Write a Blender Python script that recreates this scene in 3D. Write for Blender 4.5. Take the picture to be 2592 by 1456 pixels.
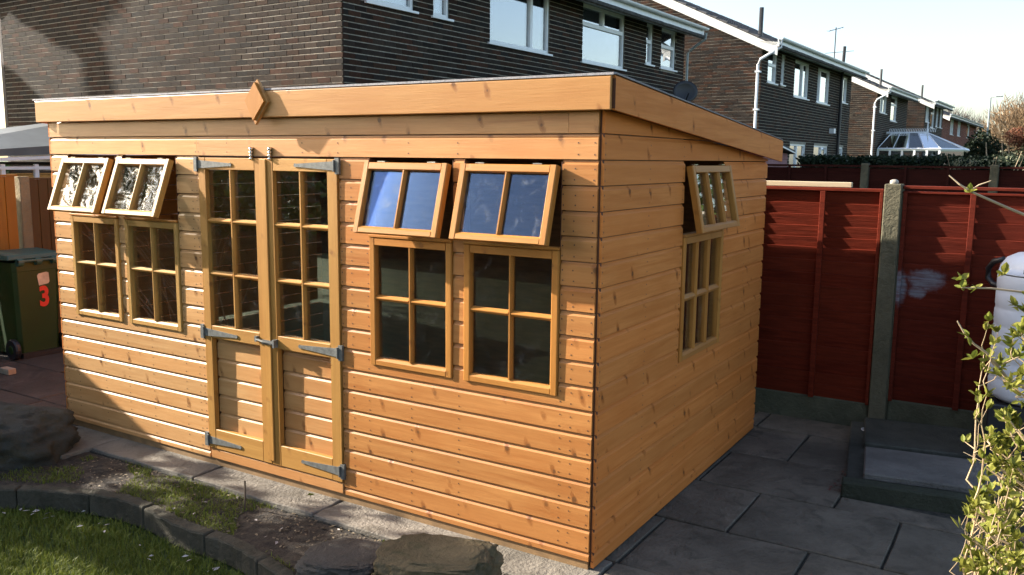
import bpy, bmesh, math, random
import numpy as np
from mathutils import Vector, Matrix, noise
rnd = random.Random(7)
R = math.radians
for o in list(bpy.data.objects): bpy.data.objects.remove(o)
SC = bpy.context.scene
COL = SC.collection

# ------------------------------------------------------------------ camera
cam = bpy.data.cameras.new('camera'); cam.sensor_width = 36.0
cam.lens = 2197.37 / 2592 * 36.0; cam.clip_start = 0.05; cam.clip_end = 900
co = bpy.data.objects.new('camera', cam); COL.objects.link(co)
r_ = Vector((0.85106617, 0.52495114, 0.01061468)); u_ = Vector((-0.08586817, 0.11921109, 0.98914881)); w_ = Vector((-0.51798941, 0.84274256, -0.14653312))
m = Matrix.Identity(4)
for i in range(3):
    m[i][0] = r_[i]; m[i][1] = u_[i]; m[i][2] = -w_[i]
m[0][3], m[1][3], m[2][3] = 1.94503, -4.03136, 2.16655
co.matrix_world = m
SC.camera = co

# ------------------------------------------------------------------ light
SUN_TO = Vector((-4.3, -1.0, 2.0)).normalized()
wd = bpy.data.worlds.new('World'); SC.world = wd; wd.use_nodes = True
nt = wd.node_tree
bg = nt.nodes['Background']
sky = nt.nodes.new('ShaderNodeTexSky'); sky.sky_type = 'NISHITA'; sky.sun_disc = False
sky.sun_elevation = math.asin(SUN_TO.z)
sky.sun_rotation = math.atan2(SUN_TO.x, SUN_TO.y)
sky.air_density = 0.9; sky.dust_density = 2.2; sky.ozone_density = 0.15
nt.links.new(sky.outputs[0], bg.inputs[0]); bg.inputs[1].default_value = 0.088
sun = bpy.data.lights.new('sun', 'SUN'); sun.energy = 4.0; sun.angle = R(0.6); sun.color = (1.0, 0.93, 0.82)
so = bpy.data.objects.new('sun', sun); COL.objects.link(so)
so.rotation_euler = SUN_TO.to_track_quat('Z', 'Y').to_euler()
vs = SC.view_settings
vs.view_transform = 'Standard'; vs.look = 'None'; vs.exposure = 2.12; vs.gamma = 1.0; vs.use_curve_mapping = False
SC.cycles.max_bounces = 8; SC.cycles.transparent_max_bounces = 16
SC.cycles.use_denoising = True

# ------------------------------------------------------------------ helpers
WORLD = {}
I4 = Matrix.Identity(4)
def tag(o, label=None, cat=None, group=None, kind=None):
    if label: o['label'] = label
    if cat: o['category'] = cat
    if group: o['group'] = group
    if kind: o['kind'] = kind
    return o
def setp(o, parent, F=I4):
    WORLD[o.name] = F
    if parent is not None:
        o.parent = parent; o.matrix_parent_inverse = WORLD[parent.name].inverted()
    o.matrix_basis = F
def thing(name, loc, label, cat, group=None, F=None):
    o = bpy.data.objects.new(name, None); o.empty_display_size = .1; COL.objects.link(o)
    M = (F if F is not None else I4) @ Matrix.Translation(Vector(loc))
    setp(o, None, M); return tag(o, label, cat, group)
def ident(s, d, z): return (s, -d, z)
class MB:
    def __init__(s, mp=None): s.v = []; s.f = []; s.mp = mp
    def add(s, vs, fs):
        n = len(s.v)
        if s.mp: vs = [s.mp(*p) for p in vs]
        s.v += [tuple(p) for p in vs]; s.f += [tuple(i + n for i in f) for f in fs]; return s
    def box(s, a0, a1, b0, b1, c0, c1):
        s.add([(a0,b0,c0),(a1,b0,c0),(a1,b1,c0),(a0,b1,c0),(a0,b0,c1),(a1,b0,c1),(a1,b1,c1),(a0,b1,c1)],
              [(0,3,2,1),(4,5,6,7),(0,1,5,4),(1,2,6,5),(2,3,7,6),(3,0,4,7)]); return s
    def prism(s, poly, a, b, f):   # poly of 2-tuples, f(t, p, q) -> point
        n = len(poly)
        s.add([f(a, *p) for p in poly] + [f(b, *p) for p in poly],
              [tuple(range(n))[::-1], tuple(range(n, 2*n))] + [(i, (i+1) % n, n + (i+1) % n, n + i) for i in range(n)]); return s
    def tube(s, pts, r, k=6, cap=True):
        pts = [Vector(p) for p in pts]; rs = r if isinstance(r, (list, tuple)) else [r]*len(pts)
        n0 = len(s.v); ref = Vector((0.13, 0.31, 0.94)); vs = []
        for i, p in enumerate(pts):
            t = (pts[min(i+1, len(pts)-1)] - pts[max(i-1, 0)])
            if t.length < 1e-9: t = Vector((0,0,1))
            t.normalize(); a = t.cross(ref)
            if a.length < .05: a = t.cross(Vector((1,0,0)))
            a.normalize(); b = t.cross(a)
            for j in range(k):
                an = 2*math.pi*j/k; vs.append(tuple(p + (a*math.cos(an) + b*math.sin(an))*rs[i]))
        fs = []
        for i in range(len(pts)-1):
            for j in range(k): fs.append((i*k+j, i*k+(j+1) % k, (i+1)*k+(j+1) % k, (i+1)*k+j))
        if cap: fs += [tuple(range(k))[::-1], tuple(range((len(pts)-1)*k, len(pts)*k))]
        s.add(vs, fs); return s
    def lathe(s, prof, c, k=24, axis='z', ang=(0, 2*math.pi)):
        vs = []; n = len(prof); full = abs(ang[1]-ang[0]-2*math.pi) < 1e-6
        kk = k if full else k+1
        for j in range(kk):
            a = ang[0] + (ang[1]-ang[0])*j/k
            for r, h in prof:
                x, y, z = r*math.cos(a), r*math.sin(a), h
                if axis == 'x': x, y, z = h, r*math.cos(a), r*math.sin(a)
                if axis == 'y': x, y, z = r*math.cos(a), h, r*math.sin(a)
                vs.append((c[0]+x, c[1]+y, c[2]+z))
        fs = []
        for j in range(k):
            j2 = (j+1) % kk
            for i in range(n-1): fs.append((j*n+i, j2*n+i, j2*n+i+1, j*n+i+1))
        s.add(vs, fs); return s
    def mesh(s, name, smooth=False):
        me = bpy.data.meshes.new(name); me.from_pydata(s.v, [], s.f)
        bm = bmesh.new(); bm.from_mesh(me); bmesh.ops.recalc_face_normals(bm, faces=bm.faces); bm.to_mesh(me); bm.free()
        if smooth: me.polygons.foreach_set('use_smooth', [True]*len(me.polygons))
        return me
    def build(s, name, mat, parent=None, F=None, bevel=0, smooth=False, **tg):
        me = s.mesh(name, smooth); me.materials.append(mat)
        o = bpy.data.objects.new(name, me); COL.objects.link(o)
        if F is None: F = FR.get(parent.name, I4) if parent is not None else I4
        FR[o.name] = F
        setp(o, parent, F)
        if bevel:
            b = o.modifiers.new('bevel', 'BEVEL'); b.width = bevel; b.segments = 1; b.limit_method = 'ANGLE'; b.angle_limit = R(40)
        if tg: tag(o, **tg)
        return o
FR = {}
def hash_col(base, k, var=.15):
    return tuple(max(0, c*(1 + var*(2*rnd.random()-1)*k)) for c in base)

# ------------------------------------------------------------------ materials
def new_mat(name):
    mt = bpy.data.materials.new(name); mt.use_nodes = True
    n = mt.node_tree.nodes; b = n['Principled BSDF']; return mt, mt.node_tree, n, b
def N(nt, typ, **kw):
    n = nt.nodes.new(typ)
    for k, v in kw.items(): setattr(n, k, v)
    return n
def L(nt, a, b): nt.links.new(a, b)
def ramp(nt, src, stops, interp='LINEAR'):
    r = N(nt, 'ShaderNodeValToRGB'); e = r.color_ramp.elements; r.color_ramp.interpolation = interp
    e[0].position, e[0].color = stops[0][0], (*stops[0][1], 1)
    e[1].position, e[1].color = stops[1][0], (*stops[1][1], 1)
    for p, c in stops[2:]:
        x = e.new(p); x.color = (*c, 1)
    if src is not None: L(nt, src, r.inputs[0])
    return r
def mix(nt, fac, a, b, mode='MIX'):
    x = N(nt, 'ShaderNodeMix'); x.data_type = 'RGBA'; x.blend_type = mode
    if isinstance(fac, (int, float)): x.inputs[0].default_value = fac
    else: L(nt, fac, x.inputs[0])
    for s, v in ((x.inputs[6], a), (x.inputs[7], b)):
        if isinstance(v, tuple): s.default_value = (*v, 1)
        else: L(nt, v, s)
    return x.outputs[2]
def math_(nt, op, a, b=None, c=None):
    x = N(nt, 'ShaderNodeMath', operation=op)
    for i, v in enumerate((a, b, c)):
        if v is None: continue
        if isinstance(v, (int, float)): x.inputs[i].default_value = v
        else: L(nt, v, x.inputs[i])
    return x.outputs[0]
def mapr(nt, v, a, b, c, d, smooth=True):
    x = N(nt, 'ShaderNodeMapRange'); 
    if smooth: x.interpolation_type = 'SMOOTHSTEP'
    L(nt, v, x.inputs[0])
    for i, k in enumerate((a, b, c, d)): x.inputs[i+1].default_value = k
    return x.outputs[0]
def bump(nt, b, h, strength, dist=.01):
    x = N(nt, 'ShaderNodeBump'); x.inputs['Strength'].default_value = strength; x.inputs['Distance'].default_value = dist
    L(nt, h, x.inputs['Height']); L(nt, x.outputs[0], b.inputs['Normal'])
def objcoord(nt, rand=True, scale=(1,1,1)):
    tc = N(nt, 'ShaderNodeTexCoord'); out = tc.outputs['Object']
    if rand:
        oi = N(nt, 'ShaderNodeObjectInfo'); cx = N(nt, 'ShaderNodeCombineXYZ')
        L(nt, math_(nt, 'MULTIPLY', oi.outputs['Random'], 37.7), cx.inputs[0]); L(nt, math_(nt, 'MULTIPLY', oi.outputs['Random'], 91.3), cx.inputs[1]); L(nt, math_(nt, 'MULTIPLY', oi.outputs['Random'], 53.9), cx.inputs[2])
        ad = N(nt, 'ShaderNodeVectorMath', operation='ADD'); L(nt, out, ad.inputs[0]); L(nt, cx.outputs[0], ad.inputs[1]); out = ad.outputs[0]
        rn = oi.outputs['Random']
    else: rn = None
    mp = N(nt, 'ShaderNodeMapping'); mp.inputs['Scale'].default_value = scale; L(nt, out, mp.inputs[0])
    return mp.outputs[0], out, rn
def noise_(nt, vec, scale, detail=4, rough=.55, dist=0):
    x = N(nt, 'ShaderNodeTexNoise'); x.inputs['Scale'].default_value = scale; x.inputs['Detail'].default_value = detail
    x.inputs['Roughness'].default_value = rough; x.inputs['Distortion'].default_value = dist
    if vec is not None: L(nt, vec, x.inputs['Vector'])
    return x.outputs[0]

def wood(name, axis, light=(.48, .215, .066), dark=(.33, .120, .032), knot=1.0, rough=.40, knotcol=(.14, .060, .022), spec=.28):
    mt, t, n, b = new_mat(name)
    al, ac = .9, 16.
    sc = {'x': (al, ac, ac), 'y': (ac, al, ac), 'z': (ac, ac, al)}[axis]
    v, raw, rn = objcoord(t, True, sc)
    sp = N(t, 'ShaderNodeSeparateXYZ'); L(t, raw, sp.inputs[0]); X, Y, Z = sp.outputs
    along, across = {'x': (X, Z), 'y': (Y, Z), 'z': (Z, math_(t, 'ADD', X, Y))}[axis]
    kx, kz = (2.3, 6.0)
    wob = noise_(t, raw, 22, 2, .6)
    cxy = N(t, 'ShaderNodeCombineXYZ'); L(t, math_(t, 'MULTIPLY', along, kx), cxy.inputs[0]); L(t, math_(t, 'MULTIPLY', across, kz), cxy.inputs[1])
    vo = N(t, 'ShaderNodeTexVoronoi'); vo.voronoi_dimensions = '2D'; vo.inputs['Scale'].default_value = 1; L(t, cxy.outputs[0], vo.inputs['Vector'])
    df = N(t, 'ShaderNodeVectorMath', operation='SUBTRACT'); L(t, cxy.outputs[0], df.inputs[0]); L(t, vo.outputs['Position'], df.inputs[1])
    ds_ = N(t, 'ShaderNodeSeparateXYZ'); L(t, df.outputs[0], ds_.inputs[0])
    dx = math_(t, 'DIVIDE', ds_.outputs[0], kx); dz = math_(t, 'DIVIDE', ds_.outputs[1], kz)
    sc_ = N(t, 'ShaderNodeSeparateColor'); L(t, vo.outputs['Color'], sc_.inputs[0]); ksz = mapr(t, sc_.outputs[0], 0, 1, .45, 1.7, False); kon = mapr(t, sc_.outputs[1], .15, .50, 0, 1)
    dxs = math_(t, 'ADD', dx, math_(t, 'MULTIPLY', math_(t, 'SUBTRACT', wob, .5), .035)); dxs = math_(t, 'ADD', dxs, math_(t, 'MULTIPLY', dz, .35))
    def ell(a, b_, ra, rb):
        p = math_(t, 'DIVIDE', a, ra); q = math_(t, 'DIVIDE', b_, rb); return math_(t, 'SQRT', math_(t, 'ADD', math_(t, 'MULTIPLY', p, p), math_(t, 'MULTIPLY', q, q)))
    halo = math_(t, 'MULTIPLY', mapr(t, ell(dxs, dz, .026, .060), .25, 1.0, 1, 0), kon)
    dist = math_(t, 'DIVIDE', ell(dx, dz, .0085, .0095), ksz)
    g0 = N(t, 'ShaderNodeVectorMath', operation='ADD'); L(t, v, g0.inputs[0])
    hv = N(t, 'ShaderNodeCombineXYZ')
    for i in range(3): L(t, math_(t, 'MULTIPLY', halo, 1.1), hv.inputs[i])
    L(t, hv.outputs[0], g0.inputs[1])
    g = noise_(t, g0.outputs[0], 1.6, 5, .6, .5)
    gf = noise_(t, g0.outputs[0], 7, 3, .6)
    base = ramp(t, g, [(.30, dark), (.62, light), (.5, tuple((a*.35+c*.65) for a, c in zip(dark, light)))]).outputs[0]
    base = mix(t, mapr(t, gf, .35, .75, 0, .30), base, tuple(c*.62 for c in light))
    big = noise_(t, raw, 2.2, 3, .5)
    base = mix(t, mapr(t, big, .42, .72, 0, .42), base, tuple(c*k for c, k in zip(dark, (1.0, .93, .85))))
    # per-piece tone
    if rn is not None:
        base = mix(t, math_(t, 'MULTIPLY', rn, .38), base, (light[0]*1.08, light[1]*.86, light[2]*.66))
        r2 = math_(t, 'FRACT', math_(t, 'MULTIPLY', rn, 7.31))
        base = mix(t, math_(t, 'MULTIPLY', r2, .42), base, tuple(c*.66 for c in light))
    base = mix(t, math_(t, 'MULTIPLY', halo, .78*knot), base, (dark[0]*.66, dark[1]*.60, dark[2]*.55))
    kn = math_(t, 'MULTIPLY', mapr(t, dist, .75, 1.35, 1, 0), kon)
    base = mix(t, math_(t, 'MULTIPLY', kn, .85*knot), base, knotcol)
    L(t, base, b.inputs['Base Color']); b.inputs['Roughness'].default_value = rough
    b.inputs['Specular IOR Level'].default_value = spec
    h = math_(t, 'ADD', math_(t, 'MULTIPLY', g, .5), math_(t, 'MULTIPLY', gf, .5))
    bump(t, b, h, .35, .004)
    return mt
def plain(name, col, rough=.6, metal=0, var=.12, nscale=8, bmp=.2, spec=.5, dark=None, stretch=(1,1,1), coords_rand=True, bdist=.004):
    mt, t, n, b = new_mat(name)
    v, raw, rn = objcoord(t, coords_rand, stretch)
    g = noise_(t, v, nscale, 5, .6)
    dk = dark or tuple(c*(1-2.6*var) for c in col); lt = tuple(min(1, c*(1+1.3*var)) for c in col)
    base = ramp(t, g, [(.32, dk), (.68, lt)]).outputs[0]
    L(t, base, b.inputs['Base Color']); b.inputs['Roughness'].default_value = rough; b.inputs['Metallic'].default_value = metal
    b.inputs['Specular IOR Level'].default_value = spec
    if bmp: bump(t, b, noise_(t, v, nscale*3, 4, .6), bmp, bdist)
    return mt
def glass(name, tint=(1,1,1), refl=1.0, smear=0.0, wavy=0.0, ior=1.5, gcol=(1,1,1)):
    mt, t, n, b = new_mat(name); n.remove(b)
    out = n['Material Output']
    tr = N(t, 'ShaderNodeBsdfTransparent'); tr.inputs[0].default_value = (*tint, 1)
    gl = N(t, 'ShaderNodeBsdfGlossy'); gl.inputs['Roughness'].default_value = .01; gl.inputs[0].default_value = (*gcol,1)
    fr = N(t, 'ShaderNodeFresnel'); fr.inputs[0].default_value = ior
    mx = N(t, 'ShaderNodeMixShader'); L(t, math_(t, 'MINIMUM', math_(t, 'MULTIPLY', fr.outputs[0], 1.9*refl), .95), mx.inputs[0])
    L(t, tr.outputs[0], mx.inputs[1]); L(t, gl.outputs[0], mx.inputs[2]); last = mx.outputs[0]
    v, raw, rn = objcoord(t, True, (1,1,1))
    if wavy:
        bp = N(t, 'ShaderNodeBump'); bp.inputs['Strength'].default_value = wavy; bp.inputs['Distance'].default_value = .01
        L(t, noise_(t, v, 9, 3, .5, .6), bp.inputs['Height']); L(t, bp.outputs[0], gl.inputs['Normal'])
    if smear:
        df = N(t, 'ShaderNodeBsdfDiffuse'); df.inputs[0].default_value = (.8,.8,.8,1)
        m2 = N(t, 'ShaderNodeMixShader')
        s1 = mapr(t, noise_(t, v, 9, 6, .65, 1.2), .52, .80, 0, .35*smear)
        s2 = math_(t, 'MULTIPLY', mapr(t, noise_(t, v, 46, 2, .5, 0), .74, .80, 0, .5), smear)
        L(t, math_(t, 'ADD', math_(t, 'ADD', s1, s2), .012*smear), m2.inputs[0]); L(t, last, m2.inputs[1]); L(t, df.outputs[0], m2.inputs[2]); last = m2.outputs[0]
    L(t, last, out.inputs[0]); return mt

WX = wood('pine_shiplap_along_x', 'x'); WY = wood('pine_shiplap_along_y', 'y', light=(.60,.225,.062), dark=(.44,.138,.030), spec=.08, rough=.6); WXP = wood('pine_shiplap_painted_sheen', 'x', light=(.60,.345,.145), dark=(.44,.215,.075), knot=1.2, spec=.25, rough=.45); WZ = wood('pine_upright', 'z', knot=.5)  # WXP lightened for the left end: low-sun sheen put into the colour
FRX = wood('joinery_along_x', 'x', light=(.46,.205,.046), dark=(.36,.14,.027), knot=.45, rough=.5, spec=.2)
FRY = wood('joinery_along_y', 'y', light=(.44,.205,.062), dark=(.35,.145,.038), knot=.35, rough=.5, spec=.15)
FRZ = wood('joinery_upright', 'z', light=(.44,.195,.042), dark=(.34,.135,.025), knot=.45, rough=.5, spec=.2)
DRX = wood('door_joinery_along_x', 'x', light=(.48,.250,.062), dark=(.365,.165,.035), knot=.4, rough=.5, spec=.3); DRZ = wood('door_joinery_upright', 'z', light=(.46,.235,.055), dark=(.35,.155,.031), knot=.5, rough=.5, spec=.3); WXM = wood('pine_shiplap_part_sheen', 'x', light=(.53,.27,.10), dark=(.39,.165,.05), knot=1.1, spec=.45)  # WXM steps in between: part of the left-end sheen put into the colour
FPX = wood('joinery_along_x_painted_sheen', 'x', light=(.52,.300,.090), dark=(.39,.20,.050), knot=.4, rough=.5, spec=.25); FPZ = wood('joinery_upright_painted_sheen', 'z', light=(.47,.270,.075), dark=(.36,.18,.043), knot=.4, rough=.5, spec=.25)  # lightened for the left windows: sheen there put into the colour
FAS = wood('fascia_pine', 'x', light=(.50,.255,.088), dark=(.36,.15,.042), knot=1.1, rough=.38)
INT = plain('shed_interior_timber', (.22,.10,.038), .8, nscale=5, stretch=(1,1,6))
ENDG = plain('dark_brown_end_grain', (.10,.032,.012), .8)  # one dark brown for the corner slit, window reveals and fascia end
GALV = plain('galvanised_steel', (.14,.142,.13), .6, metal=.2, var=.16, nscale=30, bmp=.1)
STEEL = plain('bright_steel', (.75,.74,.70), .25, metal=1, var=.05)
NAIL = plain('nail_head', (.07,.030,.014), .6, var=.05, bmp=0)
FELT = plain('grey_mineral_felt', (.20,.19,.20), .75, nscale=60, var=.15, bmp=.6)
PANE = glass('window_glass', (.93,.95,.94), .22, smear=.07)
PANEB = glass('window_glass_sky_tinted', (.90,.92,.95), .50, smear=.30, gcol=(.45,.66,1.0))  # blue of the reflected sky put into the gloss colour
PANEW = glass('window_glass_wavy', (.93,.95,.94), .42, smear=.07, wavy=.35)
CONC = None

def brick_mat(name, mass):
    mt, t, n, b = new_mat(name)
    if mass:
        at = N(t, 'ShaderNodeAttribute'); at.attribute_name = 'tint'; c = at.outputs['Color']
    else:
        oi = N(t, 'ShaderNodeObjectInfo'); c = oi.outputs['Color']
    ge = N(t, 'ShaderNodeNewGeometry')
    g = noise_(t, ge.outputs['Position'], 30, 5, .7)
    c2 = mix(t, 1.0, c, ramp(t, g, [(.3, (.62,.62,.62)), (.75, (1.35,1.32,1.3))]).outputs[0], 'MULTIPLY')
    L(t, c2, b.inputs['Base Color']); b.inputs['Roughness'].default_value = .9; b.inputs['Specular IOR Level'].default_value = .12
    bump(t, b, noise_(t, ge.outputs['Position'], 90, 3, .6), .5, .004)
    return mt
BRO = brick_mat('brown_brick_single', False); BRM = brick_mat('brown_brick', True)
MORT = plain('lime_mortar', (.28,.255,.205), .9, nscale=14, var=.14, bmp=.3, coords_rand=False)
UPVC = plain('white_upvc', (.74,.76,.77), .35, var=.03, bmp=0)
WHITEP = plain('white_bargeboard_paint', (.72,.71,.66), .5, var=.05, bmp=0)
SOFF = plain('soffit_board', (.34,.38,.37), .6, var=.05, bmp=0)
TILE = plain('dark_concrete_roof_tile', (.085,.08,.078), .85, nscale=6, var=.22, bmp=.4)
HGL = glass('house_window_glass', (.85,.9,.93), 1.7, ior=1.6)
CURT = plain('pale_blind', (.75,.78,.80), .8, var=.05, bmp=0)
ROOMD = plain('dim_room', (.05,.055,.06), .9, bmp=0)
BLACKP = plain('black_plastic', (.018,.018,.02), .45, var=.1, bmp=0)

# ------------------------------------------------------------------ ground and paving
def ground_mat():
    mt, t, n, b = new_mat('lawn_and_earth')
    ge = N(t, 'ShaderNodeNewGeometry'); p = ge.outputs['Position']
    a = noise_(t, p, 1.3, 5, .6); c = noise_(t, p, 24, 5, .7)
    col = ramp(t, a, [(.35, (.030,.055,.012)), (.65, (.055,.085,.018))]).outputs[0]
    col = mix(t, mapr(t, c, .4, .8, 0, .6), col, (.02,.03,.008))
    L(t, col, b.inputs['Base Color']); b.inputs['Roughness'].default_value = .9; bump(t, b, c, .8, .03); return mt
def slab_mat(name, col, moss=(.06,.06,.045), spk=1):
    mt, t, n, b = new_mat(name)
    v, raw, rn = objcoord(t, True); oi = rn
    g = noise_(t, raw, 2.2, 6, .6); f = noise_(t, raw, 38, 4, .7); s = noise_(t, raw, 6, 5, .7, .8)
    c = ramp(t, g, [(.3, tuple(x*.60 for x in col)), (.7, tuple(x*1.35 for x in col))]).outputs[0]
    c = mix(t, mapr(t, s, .46, .70, 0, .7), c, moss)
    sm = noise_(t, raw, 1.1, 7, .72, 1.5); c = mix(t, mapr(t, sm, .54, .72, 0, .5), c, tuple(x*1.75 for x in col))
    wv = noise_(t, raw, 9, 8, .8, 2.5); c = mix(t, mapr(t, wv, .58, .70, 0, .45), c, tuple(x*.42 for x in col))
    c = mix(t, mapr(t, f, .42, .8, 0, .30*spk), c, tuple(x*.5 for x in col))
    c = mix(t, math_(t, 'MULTIPLY', rn, .35), c, tuple(x*y for x, y in zip(col, (.80,.86,.86))))
    L(t, c, b.inputs['Base Color']); b.inputs['Roughness'].default_value = .8; b.inputs['Specular IOR Level'].default_value = .15
    h = math_(t, 'ADD', math_(t, 'MULTIPLY', f, .9), math_(t, 'ADD', g, math_(t, 'MULTIPLY', s, 1.5))); bump(t, b, h, 1.0, .014); return mt
PATH = slab_mat('pale_concrete_path', (.19,.165,.135), (.095,.08,.06)); PATIO = slab_mat('weathered_patio_slab', (.138,.114,.088), (.052,.046,.034)); PATIOL = slab_mat('reddish_patio_slab', (.085,.070,.057))
BED = plain('bedding_sand_and_moss', (.045,.04,.03), .95, nscale=30, var=.25, bmp=.8)
SOIL = plain('dark_garden_soil', (.045,.033,.022), .95, nscale=20, var=.28, bmp=1, bdist=.02)

g = MB(); g.add([(-400,-400,-.24),(400,-400,-.24),(400,400,-.24),(-400,400,-.24)], [(0,1,2,3)])
tag(g.build('ground', ground_mat()), kind='structure')
# patio base with joints showing between the slabs
pb = MB()
pb.box(-8.35, 3.6, -.02+.0, 3.60, -.23, -.082); pb.box(.0, 4.2, -1.6, -.02, -.23, -.082); pb.box(-4.9, .0, -.27, -.02, -.23, -.082); pb.box(-8.35,-4.9,-.55,-.02,-.23,-.082)
tag(pb.build('patio', BED), kind='structure')
patio = bpy.data.objects['patio']
def slab(x0, x1, y0, y1, mat, zt=-.06, parent=patio, name='paving_slab', th=.05, gap=.008, jag=0.0):
    mb = MB(); cx, cy = (x0+x1)/2, (y0+y1)/2; tx, ty = rnd.uniform(-.004,.004), rnd.uniform(-.004,.004)
    pts = []
    X0, X1, Y0, Y1 = x0+gap, x1-gap, y0+gap, y1-gap
    k = 5 if jag else 2
    def edge(a, b):
        for i in range(k):
            f = i/k; x = a[0]+(b[0]-a[0])*f; y = a[1]+(b[1]-a[1])*f
            pts.append((x+rnd.uniform(-1,1)*(.003+jag), y+rnd.uniform(-1,1)*(.003+jag)))
    c = [(X0,Y0),(X1,Y0),(X1,Y1),(X0,Y1)]
    for i in range(4): edge(c[i], c[(i+1) % 4])
    n = len(pts); top = [(p[0],p[1], zt+(p[0]-cx)*tx+(p[1]-cy)*ty) for p in pts]
    mb.add([(p[0],p[1],zt-th) for p in pts]+top, [tuple(range(n))[::-1], tuple(range(n,2*n))]+[(i,(i+1)%n,n+(i+1)%n,n+i) for i in range(n)])
    return mb.build(name, mat, parent, bevel=.006)
for a, b2 in [(-8.3,-7.4),(-7.4,-6.5),(-6.5,-5.7),(-5.7,-4.75)]:
    for c, d in [(-.5,.28),(.28,.97),(.97,1.68),(1.68,2.4),(2.4,3.1)]:
        o_ = rnd.uniform(-.15,.15) if c > 0 else 0
        slab(a + (o_ if a > -8 else 0), b2 + (o_ if b2 < -4.8 else 0), c, d, PATIOL)
for a, b2 in [(-4.75,-4.15),(-4.15,-2.985),(-2.985,-1.83),(-1.83,-.62),(-.62,.05)]:
    slab(a, b2, -.262 if a > -4.5 else -.5, .19, PATH, jag=.006 if a > -4.5 else 0, zt=-.058)
rows = [(.191,.925,[-.13,.06,.94,1.75,2.6]), (.925,1.66,[-.13,.45,1.33,2.1,2.9]), (1.66,2.40,[-.13,.01,.92]), (2.40,3.15,[-.13,.43,.93]), (3.15,3.6,[-.13,-.01,.86]),
        (-.55,.191,[.05,.86,1.7,2.5]), (-1.2,-.55,[.35,1.2,2.0]), (1.66,1.9,[.92,1.7,2.6])]
for y0, y1, xs in rows:
    for a, b2 in zip(xs[:-1], xs[1:]):
        slab(a, b2, y0, y1, PATIO, zt=-.06+rnd.uniform(-.003,.003))

# raised platform right of the fence post
def rotquad(px, py, w, d, ang, z0, z1, mat, name, parent, jag=.004):
    c, s = math.cos(ang), math.sin(ang)
    P = []
    for (a, b_) in [(0,0),(w/2,0),(w,0),(w,d/2),(w,d),(w/2,d),(0,d),(0,d/2)]:
        P.append((px+a*c-b_*s+rnd.uniform(-jag,jag), py+a*s+b_*c+rnd.uniform(-jag,jag)))
    mb = MB(); n = 8
    mb.add([(x,y,z0) for x,y in P]+[(x,y,z1) for x,y in P], [tuple(range(n))[::-1], tuple(range(n,2*n))]+[(i,(i+1)%n,n+(i+1)%n,n+i) for i in range(n)])
    return mb.build(name, mat, parent, bevel=.01)
plat = thing('slab_platform', (1.6,2.8,-.06), 'low raised platform of old slabs with a mossy kerb in front of the red fence', 'platform')
MOSSK = slab_mat('mossy_concrete', (.05,.052,.036), (.03,.033,.018)); BLUES = slab_mat('smooth_blue_grey_slab', (.17,.155,.14), (.11,.10,.09), .4); DKS = slab_mat('dark_damp_slab', (.06,.06,.05), (.035,.037,.028))
A14 = R(9)
rotquad(.915, 1.92, 1.55, .12, A14, -.1, .035, MOSSK, 'kerb_stone', plat)
rotquad(.915, 2.055, 1.55, 1.50, R(9), -.1, .005, DKS, 'bedding_slab', plat)
rotquad(1.02, 2.11, 1.25, .62, R(9), .008, .06, BLUES, 'top_slab', plat, jag=.001)
rotquad(.90, 2.80, 1.35, .72, R(9), .008, .062, DKS, 'top_slab', plat)

# ------------------------------------------------------------------ garden shed
shed = thing('garden_shed', (-2.44,1.5,-.06), 'new pine summer house with pent roof, double doors and propped open windows', 'shed')
FR[shed.name] = I4
PITCH = .1325; Z0 = .042
def prof(z0, z1, lo=None, hi=None, face=0.0):
    P = [(face, z0+.0065), (face-.0008, z1-.021), (face-.005, z1-.015), (face-.0105, z1-.008), (face-.012, z1), (face-.016, z1), (face-.016, z0+.0065)]
    def clip(P, zc, keep_below):
        out = []
        for i in range(len(P)):
            a, b_ = P[i], P[(i+1) % len(P)]
            ia = (a[1] <= zc) if keep_below else (a[1] >= zc); ib = (b_[1] <= zc) if keep_below else (b_[1] >= zc)
            if ia: out.append(a)
            if ia != ib:
                f = (zc-a[1])/(b_[1]-a[1]); out.append((a[0]+(b_[0]-a[0])*f, zc))
        return out
    if hi is not None and hi < z1: P = clip(P, hi, True)
    if lo is not None and lo > z0: P = clip(P, lo, False)
    return P
fmap = lambda s, d, z: (s, -d, z)
smap = lambda s, d, z: (d, s, z)
lmap = lambda s, d, z: (-4.88-d, s, z)
def board(mp, segs, mat, parent, name='board', face=0.0):
    mb = MB()
    for (a, b_, z0, z1, lo, hi) in segs:
        P = prof(z0, z1, lo, hi, face)
        if len(P) >= 3: mb.prism(P, a, b_, lambda s, d, z: mp(s, d, z))
    return mb.build(name, mat, parent)
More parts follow.
